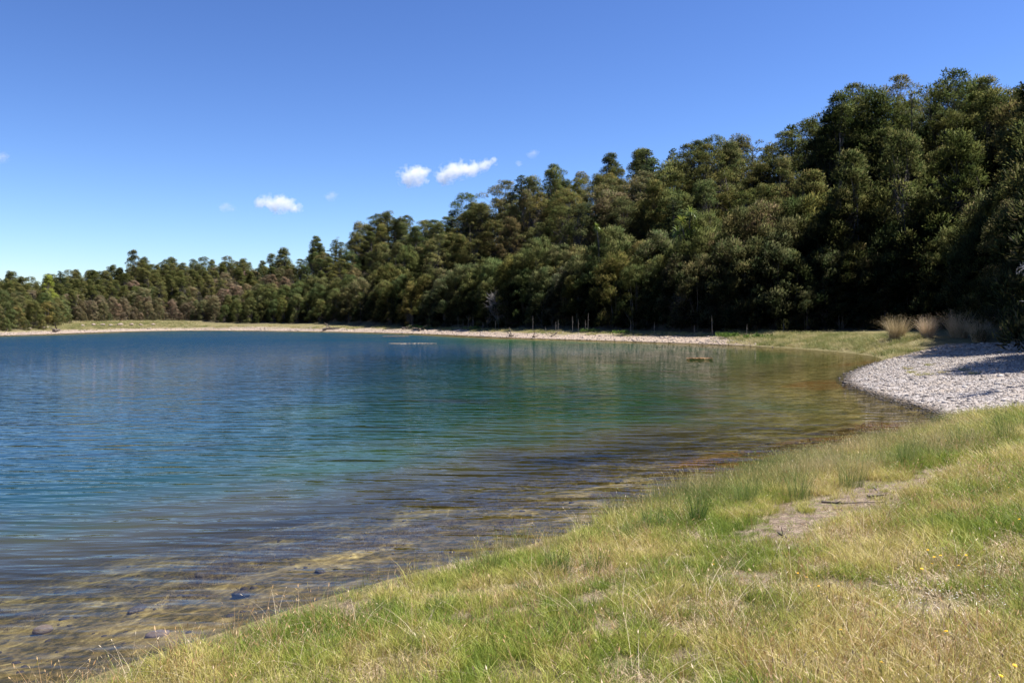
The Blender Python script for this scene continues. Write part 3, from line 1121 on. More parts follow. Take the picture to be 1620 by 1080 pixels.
def put_tree(proto, x, y, scale, rz, name, label, cat, group=None, tint=(1, 1, 1), sq=1.0, sink=0.1):
    z = H1(x, y)
    r = thing(name, label, cat, (x, y, z - sink), rz, group)
    r.scale = (scale * sq, scale * sq, scale)
    for k in ('trunk', 'crown'):
        o = link(k, proto[k], r)
        o.color = (*tint, 1)
    return r


def rand_tint(r, brown=0.):
    b = r.uniform(.75, 1.2)
    w = r.normal(0, .07)
    c = np.array([.96 + w + .08 * max(0, r.normal(0, .6)), 1.0, 1.02 - w]) * b
    if brown > 0:
        c = c * (1 - brown) + np.array([1.75, 1.18, 2.5]) * b * brown
    return tuple(c)


# landmarks along the shore used in the labels
LAND = [(75, 'the lime tree'), (290, 'the meadow'), (540, 'the beach log'),
        (648, 'the grey shrub'), (740, 'the pole cluster'), (905, 'the tall pole'),
        (1088, 'the cabbage tree'), (1250, 'the spire tree'), (1420, 'the first tussock'), (1515, 'the shaded tussock'), (1612, 'the white branches')]

r0 = np.random.default_rng(11)
cands = []      # x, y, px, t, dfront
# front band of shrubs
def front_band():
    az = math.atan((-60 - 810) / F)
    azmax = math.atan((2100 - 810) / F)
    while az < azmax:
        rf = float(np.interp(az, AZ_F, R_F))
        for row in range(3):
            rr = rf + .8 + row * 3.0 + r0.uniform(-.9, .9)
            a = az + r0.uniform(-.8, .8) / rf
            x, y = rr * math.sin(a), rr * math.cos(a)
            cands.append((x, y, 'm', row))
            if row == 0:
                rr -= 1.6; a += 1.4 / rf
                cands.append((rr * math.sin(a), rr * math.cos(a), 'm', -1))
        az += (2.6 if az < -.28 else 2.9) / rf


front_band()
# slope
azs = math.atan((-110 - 810) / F)
az = azs
r_list = []
step = 5.2
R = 50
while R < 285:
    az = azs + r0.uniform(0, step / R)
    while az < math.atan((2000 - 810) / F):
        a = az + r0.uniform(-.35, .35) * step / R
        rr = R + r0.uniform(-.35, .35) * step
        rf = float(np.interp(a, AZ_F, R_F)); rw = float(np.interp(a, AZ_F, R_W))
        t = (rr - rf) / rw
        if (rr - rf) > 12 and t < 1.12:
            cands.append((rr * math.sin(a), rr * math.cos(a), 'k', t))
            if a < -.27:
                a2 = a + .5 * step / R; r2 = rr + .5 * step
                cands.append((r2 * math.sin(a2), r2 * math.cos(a2), 'k', (r2 - rf) / rw))
        az += step / R
    R += step
print('tree candidates', len(cands))
C = np.array([(c[0], c[1]) for c in cands])
CZ = height(C[:, 0], C[:, 1])
shrubs = []; hills = []
for i, c in enumerate(cands):
    x, y, k, q = c
    px = 810 + F * x / y
    browny = fbm(np.array([x]), np.array([y]), 16, 401)[0]
    rec = dict(x=x, y=y, z=CZ[i], px=px, q=q, r=math.hypot(x, y), brown=browny, i=i)
    (shrubs if k == 'm' else hills).append(rec)

# out of the frame: keep a few that throw shade, the rest goes to the mass
vis_s = [c for c in shrubs if -30 < c['px'] < 1650]
vis_h = [c for c in hills if -40 < c['px'] < 1660]
print('visible shrubs', len(vis_s), 'hill trees', len(vis_h))


def h_canopy(c):
    # canopy keeps low at the left, tall at the right
    base = np.interp(c['px'], [0, 400, 700, 1100, 1300, 1450, 1620], [.44, .52, 1.08, 1.16, 1.22, 1.28, 1.25])
    return base


def choose(c, rr):
    u = rr.uniform()
    if c['r'] < 88: return MANF[rr.integers(0, 2)] if c['kind'] == 'm' or u < .25 else KANF[rr.integers(0, 2)]
    if c['kind'] == 'm': return MAN[rr.integers(0, len(MAN))]
    if c['px'] < 430 and u < .80: return MAN[rr.integers(0, len(MAN))]
    if u < .70: return KAN[rr.integers(0, len(KAN))]
    if u < .84: return MAN[rr.integers(0, len(MAN))]
    if u < .94: return SPI[rr.integers(0, len(SPI))]
    return SPA[rr.integers(0, len(SPA))]


rt = np.random.default_rng(23)
for c in shrubs: c['kind'] = 'm'
for c in hills: c['kind'] = 'k'
for c in shrubs + hills:
    c['p'] = choose(c, rt)
    leftness = max(0, 1 - c['px'] / 430)
    br = 0.
    if c['brown'] > (.60 - .14 * min(1, leftness * 2)): br = rt.uniform(.3, .9) if c['px'] < 480 else rt.uniform(.05, .25)
    c['br'] = br
    c['tint'] = rand_tint(rt, br)
    if c['kind'] == 'm':
        hs = np.interp(c['px'], [0, 120, 300, 420, 700, 1000, 1300, 1620], [.75, .6, .6, .85, 1.2, 1.35, 1.45, 1.5])
        c['sz'] = rt.uniform(.8, 1.15)
        c['sc'] = hs * c['sz'] * (1 + .10 * c['q']) * (.55 if c['q'] < 0 else 1)
    else:
        c['sz'] = rt.uniform(.82, 1.16)
        c['sc'] = h_canopy(c) * c['sz']
        if c['p']['kind'] == 'manuka': c['sc'] *= 1.5
        if c['p']['kind'] in ('spire', 'sparse'): c['sc'] *= 1.18
    c['sq'] = (rt.uniform(1.3, 1.7) if c['p']['kind'] == 'spire' else rt.uniform(.85, 1.2)) * (1.15 if c['px'] < 430 else 1)
    c['rz'] = rt.uniform(0, 2 * PI)

# the 300 of each kind that show largest get to be things of their own
def score(c):
    sky_bonus = 1.6 if (c['kind'] == 'k' and c['q'] > .86) else 1
    return c['sc'] * c['p']['h'] / c['r'] * sky_bonus * (1.35 if c['kind'] == 'm' and c['q'] == 0 else 1) * (.45 if (c['kind'] == 'k' and c['q'] > 1.02) else 1)


vis_s.sort(key=score, reverse=True); vis_h.sort(key=score, reverse=True)
pick_s = vis_s[:290]; pick_h = vis_h[:285]
picked = set(c['i'] for c in pick_s + pick_h)

COLW = lambda c: 'brownish' if c['br'] > .4 else ('pale olive' if sum(c['tint']) > 3.35 else ('dark olive' if sum(c['tint']) < 2.7 else 'olive green'))


def SZ(c):
    return 'small' if c['sz'] < .93 else ('large' if c['sz'] > 1.06 else 'mid-sized')


def between(px):
    L = [l for l in LAND if l[0] <= px]; Rr = [l for l in LAND if l[0] > px]
    if L and Rr: return 'between %s and %s' % (L[-1][1], Rr[0][1])
    if Rr: return 'left of %s' % Rr[0][1]
    return 'right of %s' % L[-1][1]


ORD = ['first', 'second', 'third', 'fourth', 'fifth', 'sixth', 'seventh', 'eighth', 'ninth', 'tenth', 'eleventh', 'twelfth',
       'thirteenth', 'fourteenth', 'fifteenth', 'sixteenth', 'seventeenth', 'eighteenth', 'nineteenth', 'twentieth']


def ordinal_label(seq, fmt):
    """label things of a row by counting them from the landmark on their left"""
    seq.sort(key=lambda c: c['px'])
    cnt = {}
    for c in seq:
        L = [l for l in LAND if l[0] <= c['px']]
        key = L[-1][1] if L else None
        cnt[key] = cnt.get(key, 0) + 1
        n = cnt[key]
        side = 'right of ' + key if key else 'from the left edge'
        c['label'] = fmt(c) % ((ORD[n - 1] if n <= len(ORD) else 'next'), side)


front_row = [c for c in pick_s if c['q'] == 0]
foot_row = [c for c in pick_s if c['q'] < 0]
back_rows = [c for c in pick_s if c['q'] > 0]
ordinal_label(front_row, lambda c: COLW(c) + ' shrub in the shore row, %s ' + '%s')
for c in foot_row:
    c['label'] = 'low %s shrub under the shore row %s' % (COLW(c), between(c['px']))
    c['group'] = 'low shrubs at the foot of the shore row ' + between(c['px'])
for c in back_rows:
    c['label'] = '%s %s shrub behind the shore row %s' % (SZ(c), COLW(c), between(c['px']))
    c['group'] = 'shrubs behind the shore row ' + between(c['px'])
# skyline trees: highest elevation angle in each narrow column
sky_t = {}
for c in pick_h:
    e = (c['z'] + c['sc'] * c['p']['h'] - CAM_H) / c['r']
    b = int(c['px'] // 26)
    if b not in sky_t or e > sky_t[b][0]: sky_t[b] = (e, c)
sky_row = [v[1] for v in sky_t.values()]
ordinal_label(sky_row, lambda c: COLW(c) + ' tree on the skyline, %s ' + '%s')
ids = set(c['i'] for c in sky_row)
for c in pick_h:
    if c['i'] in ids: continue
    zone = 'low on the slope' if c['q'] < .4 else ('mid slope' if c['q'] < .75 else 'under the skyline')
    c['label'] = '%s %s tree %s %s' % (SZ(c), COLW(c), zone, between(c['px']))
    c['group'] = 'trees %s %s' % (zone, between(c['px']))

for c in pick_s:
    put_tree(c['p'], c['x'], c['y'], c['sc'], c['rz'], 'shore_shrub', c['label'], 'shrub', c.get('group', 'shrubs of the shore row'), c['tint'], sink=.15)
for c in pick_h:
    nm = {'kanuka': 'hill_tree', 'manuka': 'hill_tree', 'spire': 'hill_tree', 'sparse': 'hill_tree'}[c['p']['kind']]
    put_tree(c['p'], c['x'], c['y'], c['sc'], c['rz'], nm, c['label'], 'tree', c.get('group', 'trees along the skyline'), c['tint'], sq=c['sq'], sink=.15)

# the rest of the wood, seen only as a mass
allp = KAN + MAN + SPI + SPA
rest = [c for c in shrubs + hills if c['i'] not in picked]


def joined(p):
    """crown and trunk in one mesh for the mass"""
    a, b = p['crown'], p['trunk']
    va = np.empty(len(a.vertices) * 3, np.float32); a.vertices.foreach_get('co', va)
    vb = np.empty(len(b.vertices) * 3, np.float32); b.vertices.foreach_get('co', vb)
    v = np.concatenate([va, vb]).reshape(-1, 3)
    na_ = len(a.vertices)
    f = [tuple(p_.vertices) for p_ in a.polygons] + [tuple(i + na_ for i in p_.vertices) for p_ in b.polygons]
    me = bpy.data.meshes.new('wood_tree')
    me.from_pydata(v.tolist(), [], f)
    me.materials.append(a.materials[0]); me.materials.append(b.materials[0])
    me.polygons.foreach_set('material_index', [0] * len(a.polygons) + [1] * len(b.polygons))
    nn = np.zeros((len(v), 3), np.float32); nn[na_:, 2] = 0
    nn[:na_] = p['nrm']; nn[na_:] = [0, 0, 0]
    me.polygons.foreach_set('use_smooth', [True] * len(me.polygons))
    me.normals_split_custom_set_from_vertices(nn)
    return me


sub = KAN[:4] + MAN[:2]
jm = [joined(p) for p in sub]
px_ = [(c['x'], c['y'], c['z'] - .15) for c in rest]
ii = [rt.integers(4, 6) if c['kind'] == 'm' else rt.integers(0, 4) for c in rest]
scatter('hillside_wood', np.array(px_), np.array([c['rz'] for c in rest]), np.array([c['sc'] for c in rest]), np.array(ii), jm,
        'olive green wood that fills the hillside between the nearer trees', 'wood')
print('in mass', len(rest))


# special trees that shape the skyline: column, row of the top, depth, prototype, width factor
SPECIAL = [
    (211, 393, 240, KAN[5], .75, 'tree standing highest on the left skyline above the meadow', (.9, .9, 1)),
    (95, 428, 205, SPI[1], 1.4, 'dark pointed tree behind the lime green tree', (.9, .9, 1)),
    (448, 390, 238, KAN[0], 1.0, 'round tree with a tuft on top left of the big hill', (1, 1, 1)),
    (500, 372, 232, KAN[2], 1.1, 'rounded tree where the big hill steps down to the left', (.9, 1, .9)),
    (735, 303, 196, KAN[1], 1.0, 'tall pointed green tree standing out above the middle skyline', (.95, 1.1, .9)),
    (765, 322, 198, KAN[3], 1.0, 'lower shoulder tree just right of the tall pointed tree', (.95, 1.1, .9)),
    (806, 280, 185, SPA[0], .8, 'thin sparse tree with a spike above the middle ridge', (.8, .9, 1)),
    (880, 256, 176, KAN[4], .8, 'flat-topped tree on the middle ridge', (.9, 1, .9)),
    (1015, 232, 168, KAN[5], 1.0, 'broad rounded tree cresting the ridge left of the cabbage tree', (1, 1, .9)),
    (1065, 234, 160, SPI[1], 1.1, 'dark narrow tree on the ridge above the cabbage tree', (.8, .9, .9)),
    (1132, 212, 152, KAN[1], .8, 'tall tree with a lumpy top above the ridge', (.9, 1, .9)),
    (1148, 224, 151, KAN[3], .8, 'lower neighbour of the tall lumpy-topped tree', (1, 1, .9)),
    (1196, 216, 147, SPA[1], 1.0, 'thin see-through tree on the skyline dip', (.9, .9, 1)),
    (1252, 194, 132, SPI[0], 1.15, 'dark spire tree standing left of the tallest trees', (.8, .9, .9)),
    (1330, 142, 116, KAN[2], .95, 'huge dark tree leading the right-hand trees', (.80, .90, .88)),
    (1392, 134, 114, KAN[0], .95, 'huge dark rounded tree of the right-hand trees', (.82, .92, .88)),
    (1443, 126, 113, SPA[0], .9, 'thin tufted tree between the two tallest crowns', (.9, 1, .9)),
    (1500, 106, 112, KAN[4], .9, 'tallest tree of the whole picture with a ragged top', (.85, .95, .90)),
    (1548, 140, 108, KAN[5], .9, 'dark tree right of the tallest tree', (.85, .95, .85)),
    (1612, 134, 100, SPI[1], 1.7, 'dark pointed tree at the right edge of the skyline', (.8, .9, .9)),
    (1300, 178, 118, KAN[1], .8, 'dark tree on the left shoulder of the tallest trees', (.80, .90, .88)),
    (1425, 205, 100, KAN[3], .9, 'dark crown in front of the tallest trees', (.80, .90, .88)),
    (1345, 232, 102, KAN[5], .9, 'shaded crown below the huge dark leading tree', (.78, .88, .85)),
    (1520, 200, 96, KAN[0], .9, 'olive crown in front of the tallest tree', (.8, .9, .8)),
]
for px, py, yy, p, sq, lab, tint in SPECIAL:
    w = at_depth(px, py, yy)
    zb = H1(w.x, w.y)
    sc = (w.z - zb) / (p['h'] - .1)
    put_tree(p, w.x, w.y, sc, random.uniform(0, 6.28), 'skyline_tree', lab, 'tree', None, tint, sq=sq)

# lime green tree at the left
p = dict(KAN[3]); lm = KAN[3]['crown'].copy(); lm.materials[0] = M_LIME; p['crown'] = lm
w = at_depth(74, 434, 178)
put_tree(p, w.x, w.y, (w.z - H1(w.x, w.y)) / 11.9, 1.0, 'lime_tree', 'bright lime green flowering tree on the left hillside', 'tree', sq=.8)


# dead grey shrubs: only twigs
def dead_mesh(seed, H=3.0, n=26, spread=1.3):
    r = np.random.default_rng(seed)
    mb = MB()
    br = MB()
    stems = []
    for k in range(5):
        a = r.uniform(0, 2 * PI); top = np.array([math.cos(a) * spread * .5, math.sin(a) * spread * .5, H * r.uniform(.7, .95)])
        mb.tube([(0, 0, -.2), top * np.array([.35, .35, .45]), top], [.05, .035, .012], 4)
        stems.append(top)
    for k in range(n * 9):
        st = stems[r.integers(0, 5)]; f = r.uniform(.25, 1)
        o = st * f
        d = r.normal(0, 1, 3); d[2] = abs(d[2]) * .9; d /= np.linalg.norm(d)
        L = r.uniform(.35, 1.0) * spread * .7
        e = o + d * L
        br.tube([o, (o + e) / 2 + r.normal(0, .05, 3), e], [.018, .012, .005], 3, cap=False)
        for j in range(3):
            g = o + (e - o) * r.uniform(.4, 1)
            d2 = d + r.normal(0, .6, 3); d2 /= np.linalg.norm(d2)
            br.tube([g, g + d2 * r.uniform(.15, .4)], [.010, .004], 3, cap=False)
    return mb.mesh('stem', M_GREYTWIG), br.mesh('twigs', M_GREYTWIG)


for (px, py, lab, sc) in [(648, 518, 'grey leafless shrub at the foot of the shore row', 1.1),
                          (1075, 470, 'grey twiggy shrub poking from the dark shore row', 1.3),
                          (790, 465, 'grey twiggy branches among shrubs above the bare poles', 1.3)]:
    st, tw = dead_mesh(px)
    if py > 500:
        x, y, z = ground(px, py - 2)
    else:
        yy = float(np.interp(px, T_PX, T_F)) - 1.2
        w = at_depth(px, py, yy); x, y = w.x, w.y; z = H1(x, y)
        sc = (w.z - z) / 2.7
    t = thing('dead_shrub', lab, 'shrub', (x, y, z), px)
    t.scale = (sc,) * 3
    link('stem', st, t); link('twigs', tw, t)

M_WHITEWOOD = plain('white_dead_wood', (.42, .40, .38), (.66, .64, .62), 4, .85, .3)
# white dead branches reaching in from the right edge
st, tw = dead_mesh(991, 3.4, 22, 1.5)
w = at_depth(1622, 322, 31)
t = thing('dead_tree', 'white bare dead branches sticking out at the right edge', 'tree', (w.x + .6, 31, H1(w.x + .6, 31)), 2.0)
hgt = w.z - t.location.z
mb = MB(); mb.tube([(0, 0, -.2), (.1, 0, hgt * .5), (-.1, .1, hgt - 1.0)], [.12, .09, .05], 6)
link('trunk', mb.mesh('trunk', M_PALE), t)
for k, (dx, dz) in enumerate([(-.3, -1.3), (.1, -3.0)]):
    a = link('branch', tw, t); a.location = (dx, 0, hgt - 2 + dz * .6); a.rotation_euler = (.3, -1.0, k * .5 - 2.0); a.scale = (.42,) * 3
for o in t.children:
    if o.name.startswith('branch'):
        o.data.materials[0] = M_WHITEWOOD


# cabbage tree
def sword_head(r, n=60, L=1.0):
    V = []
    for k in range(n):
        d = r.normal(0, 1, 3); d[2] = d[2] * .8 + .35; d /= np.linalg.norm(d)
        side = np.cross(d, [0, 0, 1.]); side /= np.linalg.norm(side) + 1e-9
        l = L * r.uniform(.75, 1.1); w = .045
        droop = np.array([0, 0, -.22 * l])
        V += [side * -w * .6, side * w * .6, d * l * .55 + side * w, d * l * .55 - side * w]
        V += [d * l * .55 - side * w, d * l * .55 + side * w, d * l + droop + side * w * .15, d * l + droop - side * w * .15]
    return quads_mesh('leaf_head', np.array(V), 4, M_SWORD)


def cabbage(px, py_list, yy, lab):
    r = np.random.default_rng(px)
    pts = [at_depth(a, b, yy + r.uniform(-.8, .8)) for a, b in py_list]
    cx = sum(p.x for p in pts) / len(pts)
    z0 = H1(cx, yy)
    t = thing('cabbage_tree', lab, 'tree', (cx, yy, z0), 0)
    mb = MB()
    zf = min(p.z for p in pts) - z0 - 1.6
    mb.tube([(0, 0, -.3), (.1, 0, zf * .6), (0, 0, zf)], [.2, .17, .14], 6)
    for p in pts:
        q = (p.x - cx, p.y - yy, p.z - z0)
        mb.tube([(0, 0, zf), (q[0] * .6, q[1] * .6, (zf + q[2]) / 2 - .1), q], [.12, .10, .08], 5)
    link('trunk', mb.mesh('trunk', M_BARK), t)
    head = sword_head(r)
    for p in pts:
        o = link('leaf_head', head, t)
        o.location = (p.x - cx, p.y - yy, p.z - z0)
        o.rotation_euler = (r.uniform(-.3, .3), r.uniform(-.3, .3), r.uniform(0, 6))
        o.scale = (r.uniform(.9, 1.35),) * 3
    return t


cabbage(1088, [(1092, 336), (1078, 350), (1087, 360), (1100, 358), (1072, 366), (1106, 372), (1088, 372)], 113,
        'yellow green cabbage tree with spiky heads rising from the slope')
cabbage(946, [(944, 358), (950, 368)], 128.5, 'small pale cabbage tree with two spiky heads in the middle slope')


# ------------------------------------------------------------------ bare poles at the top of the far beach
POLES = [(725, 500, 521), (733, 506, 521), (741, 498, 521), (749, 503, 520), (784, 506, 523), (843, 500, 526), (879, 508, 527),
         (883, 505, 527), (906, 500, 527), (915, 505, 526), (926, 506, 526), (930, 495, 526), (998, 507, 528), (1035, 509, 529),
         (1098, 514, 531), (1127, 499, 532), (1181, 512, 534), (1240, 505, 527), (764, 510, 522), (863, 517, 526)]
GP = [ground(px, pb) for px, pt, pb in POLES]
for i, ((px, pt, pb), (x, y, z)) in enumerate(zip(POLES, GP)):
    top = at_depth(px + random.uniform(-1, 1), pt, y)
    h = max(.6, top.z - z)
    mb = MB()
    lx, ly = random.uniform(-.05, .05) * h, random.uniform(-.05, .05) * h
    mb.tube([(0, 0, -.3), (lx * .4, ly * .4, h * .4), (lx * .5, ly * 1.1, h * .75), (lx, ly, h)], [.026, .023, .02, .012], 6)
    mb.tube([(lx * .45, ly * .5, h * .6), (lx * .45 + .16, ly * .5 + .05, h * .68)], [.018, .008], 4)
    o = link('bare_pole', mb.mesh('bare_pole', M_PALE), None, (x, y, z))
    if i < 4: where = ORD[i] + ' from the left in the cluster of four on the far beach'
    elif i == 18: where = 'just right of the cluster of four'
    elif i == 17: where = 'the one farthest right, in the deep shade'
    else:
        order = sorted([k for k in range(20) if k not in (0, 1, 2, 3, 17, 18)], key=lambda k: POLES[k][0])
        where = ORD[order.index(i)] + ' to the right of the cluster on the far beach'
    tag(o, 'thin bare pole, %s' % where, 'pole', 'bare poles along the far beach')


# ------------------------------------------------------------------ tussocks
def tussock(x, y, z, h, lab, sq=1.0, n=900):
    r = np.random.default_rng(int(x * 100))
    me = blades(n, .30 * h, .5 * h, 1.0 * h, .02, .24, .42, 4, r=r, mat=M_TOE, heads=.1, headlen=.12)
    t = thing('tussock', lab, 'tussock', (x, y, z - .03), 0, 'tussocks at the edge of the trees')
    t.scale = (sq, sq, 1)
    link('leaves', me, t)
    me2 = blades(120, .3 * h, .25 * h, .45 * h, .022, .9, .9, 3, r=r, mat=M_THATCH)
    link('dead_skirt', me2, t)


for px, yy, pt, sq, lab in [(1420, 73, 491, .8, 'leftmost pale pinkish straw tussock in full sun'),
                            (1468, 71, 493, .68, 'middle straw tussock, half sunlit, next to the leftmost'),
                            (1518, 70, 484, .8, 'rightmost tussock standing in the shade of the trees'),
                            (1549, 66, 496, .7, 'low dark tussock against the trees right of the shaded one')]:
    w = at_depth(px, pt, yy)
    z = H1(w.x, yy)
    tussock(w.x, yy, z, max(w.z - z, 1.0), lab, sq)


# ------------------------------------------------------------------ rush clumps on the near bank
RUSH = [(1104, 832, 765, 'thick dark green rush clump, biggest on the bank'),
        (1034, 842, 790, 'dark green rush clump left of the biggest one'),
        (1000, 852, 812, 'smaller rush clump beside the second one, nearer the water'),
        (1266, 790, 735, 'tall rush clump by the upper end of the bare path'),
        (1346, 772, 712, 'rush clump beyond the bare path'),
        (882, 906, 860, 'slim rush clump in the middle of the bank'),
        (836, 940, 905, 'small rush clump low in the middle foreground'),
        (604, 975, 932, 'small rush clump near the water in the left foreground'),
        (944, 902, 858, 'rush clump between the slim one and the second one'),
        (700, 968, 925, 'small rush clump in the centre left grass'),
        (776, 905, 858, 'pale rush clump at the water edge in the centre'),
        (1180, 800, 745, 'rush clump right behind the biggest one'),
        (1430, 742, 688, 'rush clump near the shingle'),
        (1590, 706, 642, 'rush clump at the right edge beside the shingle'),
        (1515, 716, 662, 'rush clump in front of the shingle point')]
for px, pb, pt, lab in RUSH:
    x, y, z = ground(px, pb)
    h = at_depth(px, pt, y).z - z
    r = np.random.default_rng(px)
    pale = 'pale' in lab
    me = blades(170 if y > 9 else 80, r.uniform(.10, .2), .35 * h, 1.12 * h, .0055, r.uniform(.1, .22), .22, 3, r=r, mat=M_SHOREG if pale else M_RUSH, heads=.15, headlen=.03)
    t = thing('rush_clump', lab, 'rushes', (x, y, z - .01), 0, 'rush clumps on the near bank')
    link('stems', me, t)


# ------------------------------------------------------------------ yellow and white flowers
M_YEL = plain('yellow_petal', (.85, .50, .02), (.90, .62, .04), 3, .6, 0)
M_STEM = plain('flower_stem', (.10, .15, .03), (.14, .18, .04), 3, .6, 0)
M_WHITE = plain('white_petal', (.75, .74, .70), (.8, .79, .76), 3, .6, 0)


def flower_mesh(mat, n=14, R=.018):
    V = []
    for ring, (rr, zz) in enumerate([(R, .004), (R * .7, .009)]):
        for k in range(n):
            a = 2 * PI * (k + .5 * ring) / n
            d = np.array([math.cos(a), math.sin(a), .15]); s_ = np.array([-math.sin(a), math.cos(a), 0]) * rr * .22
            o = np.array([0, 0, zz])
            V += [o, o + d * rr * .6 - s_, o + d * rr, o + d * rr * .6 + s_]
    return quads_mesh('petals', np.array(V), 4, mat)


yel = flower_mesh(M_YEL)
YF = [(1129, 896, 'left of the clay spot'), (1262, 910, 'left one of three in a loose row'),
      (1276, 920, 'middle one of three in a loose row'), (1295, 934, 'lowest of three in a loose row'),
      (1468, 872, 'topmost of the cluster on the right'), (1478, 884, 'leftmost of the close pair in the right cluster'),
      (1488, 881, 'right one of the close pair in the right cluster'), (1474, 896, 'under the close pair in the right cluster'),
      (1458, 906, 'lowest and leftmost of the right cluster'), (1528, 880, 'alone right of the cluster, upper one'),
      (1517, 898, 'alone right of the cluster, lower one'), (1596, 772, 'high on the right in tall grass'),
      (1613, 822, 'at the right edge of the bank'), (1497, 1003, 'low on the right above dry grass'),
      (1394, 1052, 'near the bottom beside a pale twig'), (1605, 1058, 'in the bottom right corner, upper one'),
      (1583, 1074, 'in the bottom right corner, lower one'), (1330, 1000, 'alone in the lower right turf')]
for px, py, lab in YF:
    x, y, z = ground(px, py + 5)
    h = random.uniform(.13, .2)
    # back the plant towards the eye so that its head stands on the sight line
    d = ray(px, py)
    k = (z + h - CAM_H) / d.z
    x, y = d.x * k, d.y * k
    z = H1(x, y)
    t = thing('yellow_flower', 'small yellow flower in the grass, %s' % lab, 'flower', (x, y, z), random.uniform(0, 6), 'yellow flowers in the near grass')
    mb = MB(); mb.tube([(0, 0, -.02), (.01, 0, h * .5), (0, 0, h)], [.002, .0018, .0014], 4)
    link('stem', mb.mesh('stem', M_STEM), t)
    o = link('flower_head', yel, t); o.location = (0, 0, h); o.rotation_euler = (random.uniform(-.4, .1), random.uniform(-.3, .3), 0)
    o.scale = (.75 + .02 * y,) * 3
# white daisies, uncounted
gx, gy = [], []
for px, py, n_, sp in [(1500, 950, 60, .55), (1570, 905, 40, .5), (1550, 960, 30, .6), (1450, 970, 24, .4), (1400, 930, 14, .5), (1600, 930, 30, .5)]:
    x, y, z = ground(px, py)
    gx += list(rng.normal(x, sp * .6, n_)); gy += list(rng.normal(y, sp * .6, n_))
gx = np.array(gx); gy = np.array(gy)
gz = height(gx, gy) + rng.uniform(.05, .12, len(gx))
scatter('white_daisies', np.stack([gx, gy, gz], -1), rng.uniform(0, 6, len(gx)), rng.uniform(.2, .4, len(gx)), np.zeros(len(gx), int),
        [flower_mesh(M_WHITE)], 'tiny white daisies sprinkled over the turf on the right', 'flowers')


# ------------------------------------------------------------------ sticks, logs, floating mats
def stick(name, pts, r0_, mat, lab, cat, twigs=2, group=None):
    """pts in world; the base point is the first"""
    b = Vector(pts[0])
    L = [Vector(p) - b for p in pts]
    mb = MB()
    rad = [r0_ * (1 - .6 * i / (len(L) - 1)) for i in range(len(L))]
    mb.tube(L, rad, 6)
    for k in range(twigs):
        i = random.randrange(1, len(L) - 1) if len(L) > 2 else 0
        d = Vector((random.uniform(-1, 1), random.uniform(-1, 1), random.uniform(.1, .6))).normalized()
        mb.tube([L[i], L[i] + d * r0_ * random.uniform(5, 10)], [r0_ * .5, r0_ * .2], 4)
    o = link(name, mb.mesh(name, mat), None, b)
    return tag(o, lab, cat, group)


def ground_stick(name, pxs, r_, mat, lab, cat, twigs=2, group=None, lift=1.0):
    P3 = []
    for px, py in pxs:
        x, y, z = ground(px, py)
        P3.append((x, y, z + r_ * lift))
    # subdivide
    out = []
    for a, b in zip(P3[:-1], P3[1:]):
        for f in (0, .5):
            x = a[0] * (1 - f) + b[0] * f; y = a[1] * (1 - f) + b[1] * f
            out.append((x, y, H1(x, y) + r_ * lift + random.uniform(0, r_ * .6)))
    out.append(P3[-1])
    return stick(name, out, r_, mat, lab, cat, twigs, group)


ground_stick('stick', [(1300, 796), (1345, 799), (1400, 796)], .016, M_DRIFT, 'long thin dark stick lying across the bare path', 'stick', 3)
ground_stick('stick', [(1372, 789), (1398, 787)], .028, M_DRIFT, 'short thick dark stick just above the long stick on the path', 'stick', 1)
ground_stick('stick', [(1382, 771), (1392, 782)], .008, M_PALE, 'pale straight twig on the bare path', 'stick', 0)
ground_stick('stick', [(1438, 751), (1462, 750)], .018, M_DRIFT, 'dark stick near the far end of the bare path', 'stick', 1)
ground_stick('stick', [(1232, 845), (1246, 856)], .02, M_DRIFT, 'dark root stub at the lower end of the path', 'stick', 2)
ground_stick('stick', [(680, 985), (688, 962)], .014, M_DRIFT, 'dark curled twig standing in the centre foreground grass', 'stick', 1, lift=2)
ground_stick('stick', [(1384, 1056), (1400, 1048)], .008, M_PALE, 'pale twig in the bottom right grass', 'stick', 1)
ground_stick('stick', [(782, 833), (800, 836)], .008, M_PALE, 'pale twig lying at the water edge in the centre', 'stick', 1)
for pxs, r_, lab in [([(510, 524), (524, 522.5), (537, 521.5)], .28, 'long dark log lying on the far beach at the waterline'),
                     ([(636, 522), (644, 521.5)], .22, 'short grey log on the far beach above the floating weed'),
                     ([(872, 533), (878, 530), (882, 527)], .10, 'reddish fallen branch lying up the middle of the far beach'),
                     ([(806, 534), (813, 533)], .20, 'small dark stump at the waterline left of the fallen branch'),
                     ([(842, 535), (847, 534.5)], .16, 'low dark stump at the waterline near the fallen branch'),
                     ([(663, 524), (668, 521)], .22, 'dark stump on the far beach below green herbs'),
                     ([(985, 517), (998, 513), (1003, 509)], .09, 'bare fallen branch in the shade behind the far beach'),
                     ([(85, 526), (95, 524)], .3, 'dark log on the left beach below the meadow')]:
    ground_stick('driftwood_log', pxs, r_, M_DRIFT if 'bare fallen' not in lab else M_PALE, lab, 'driftwood', 2)

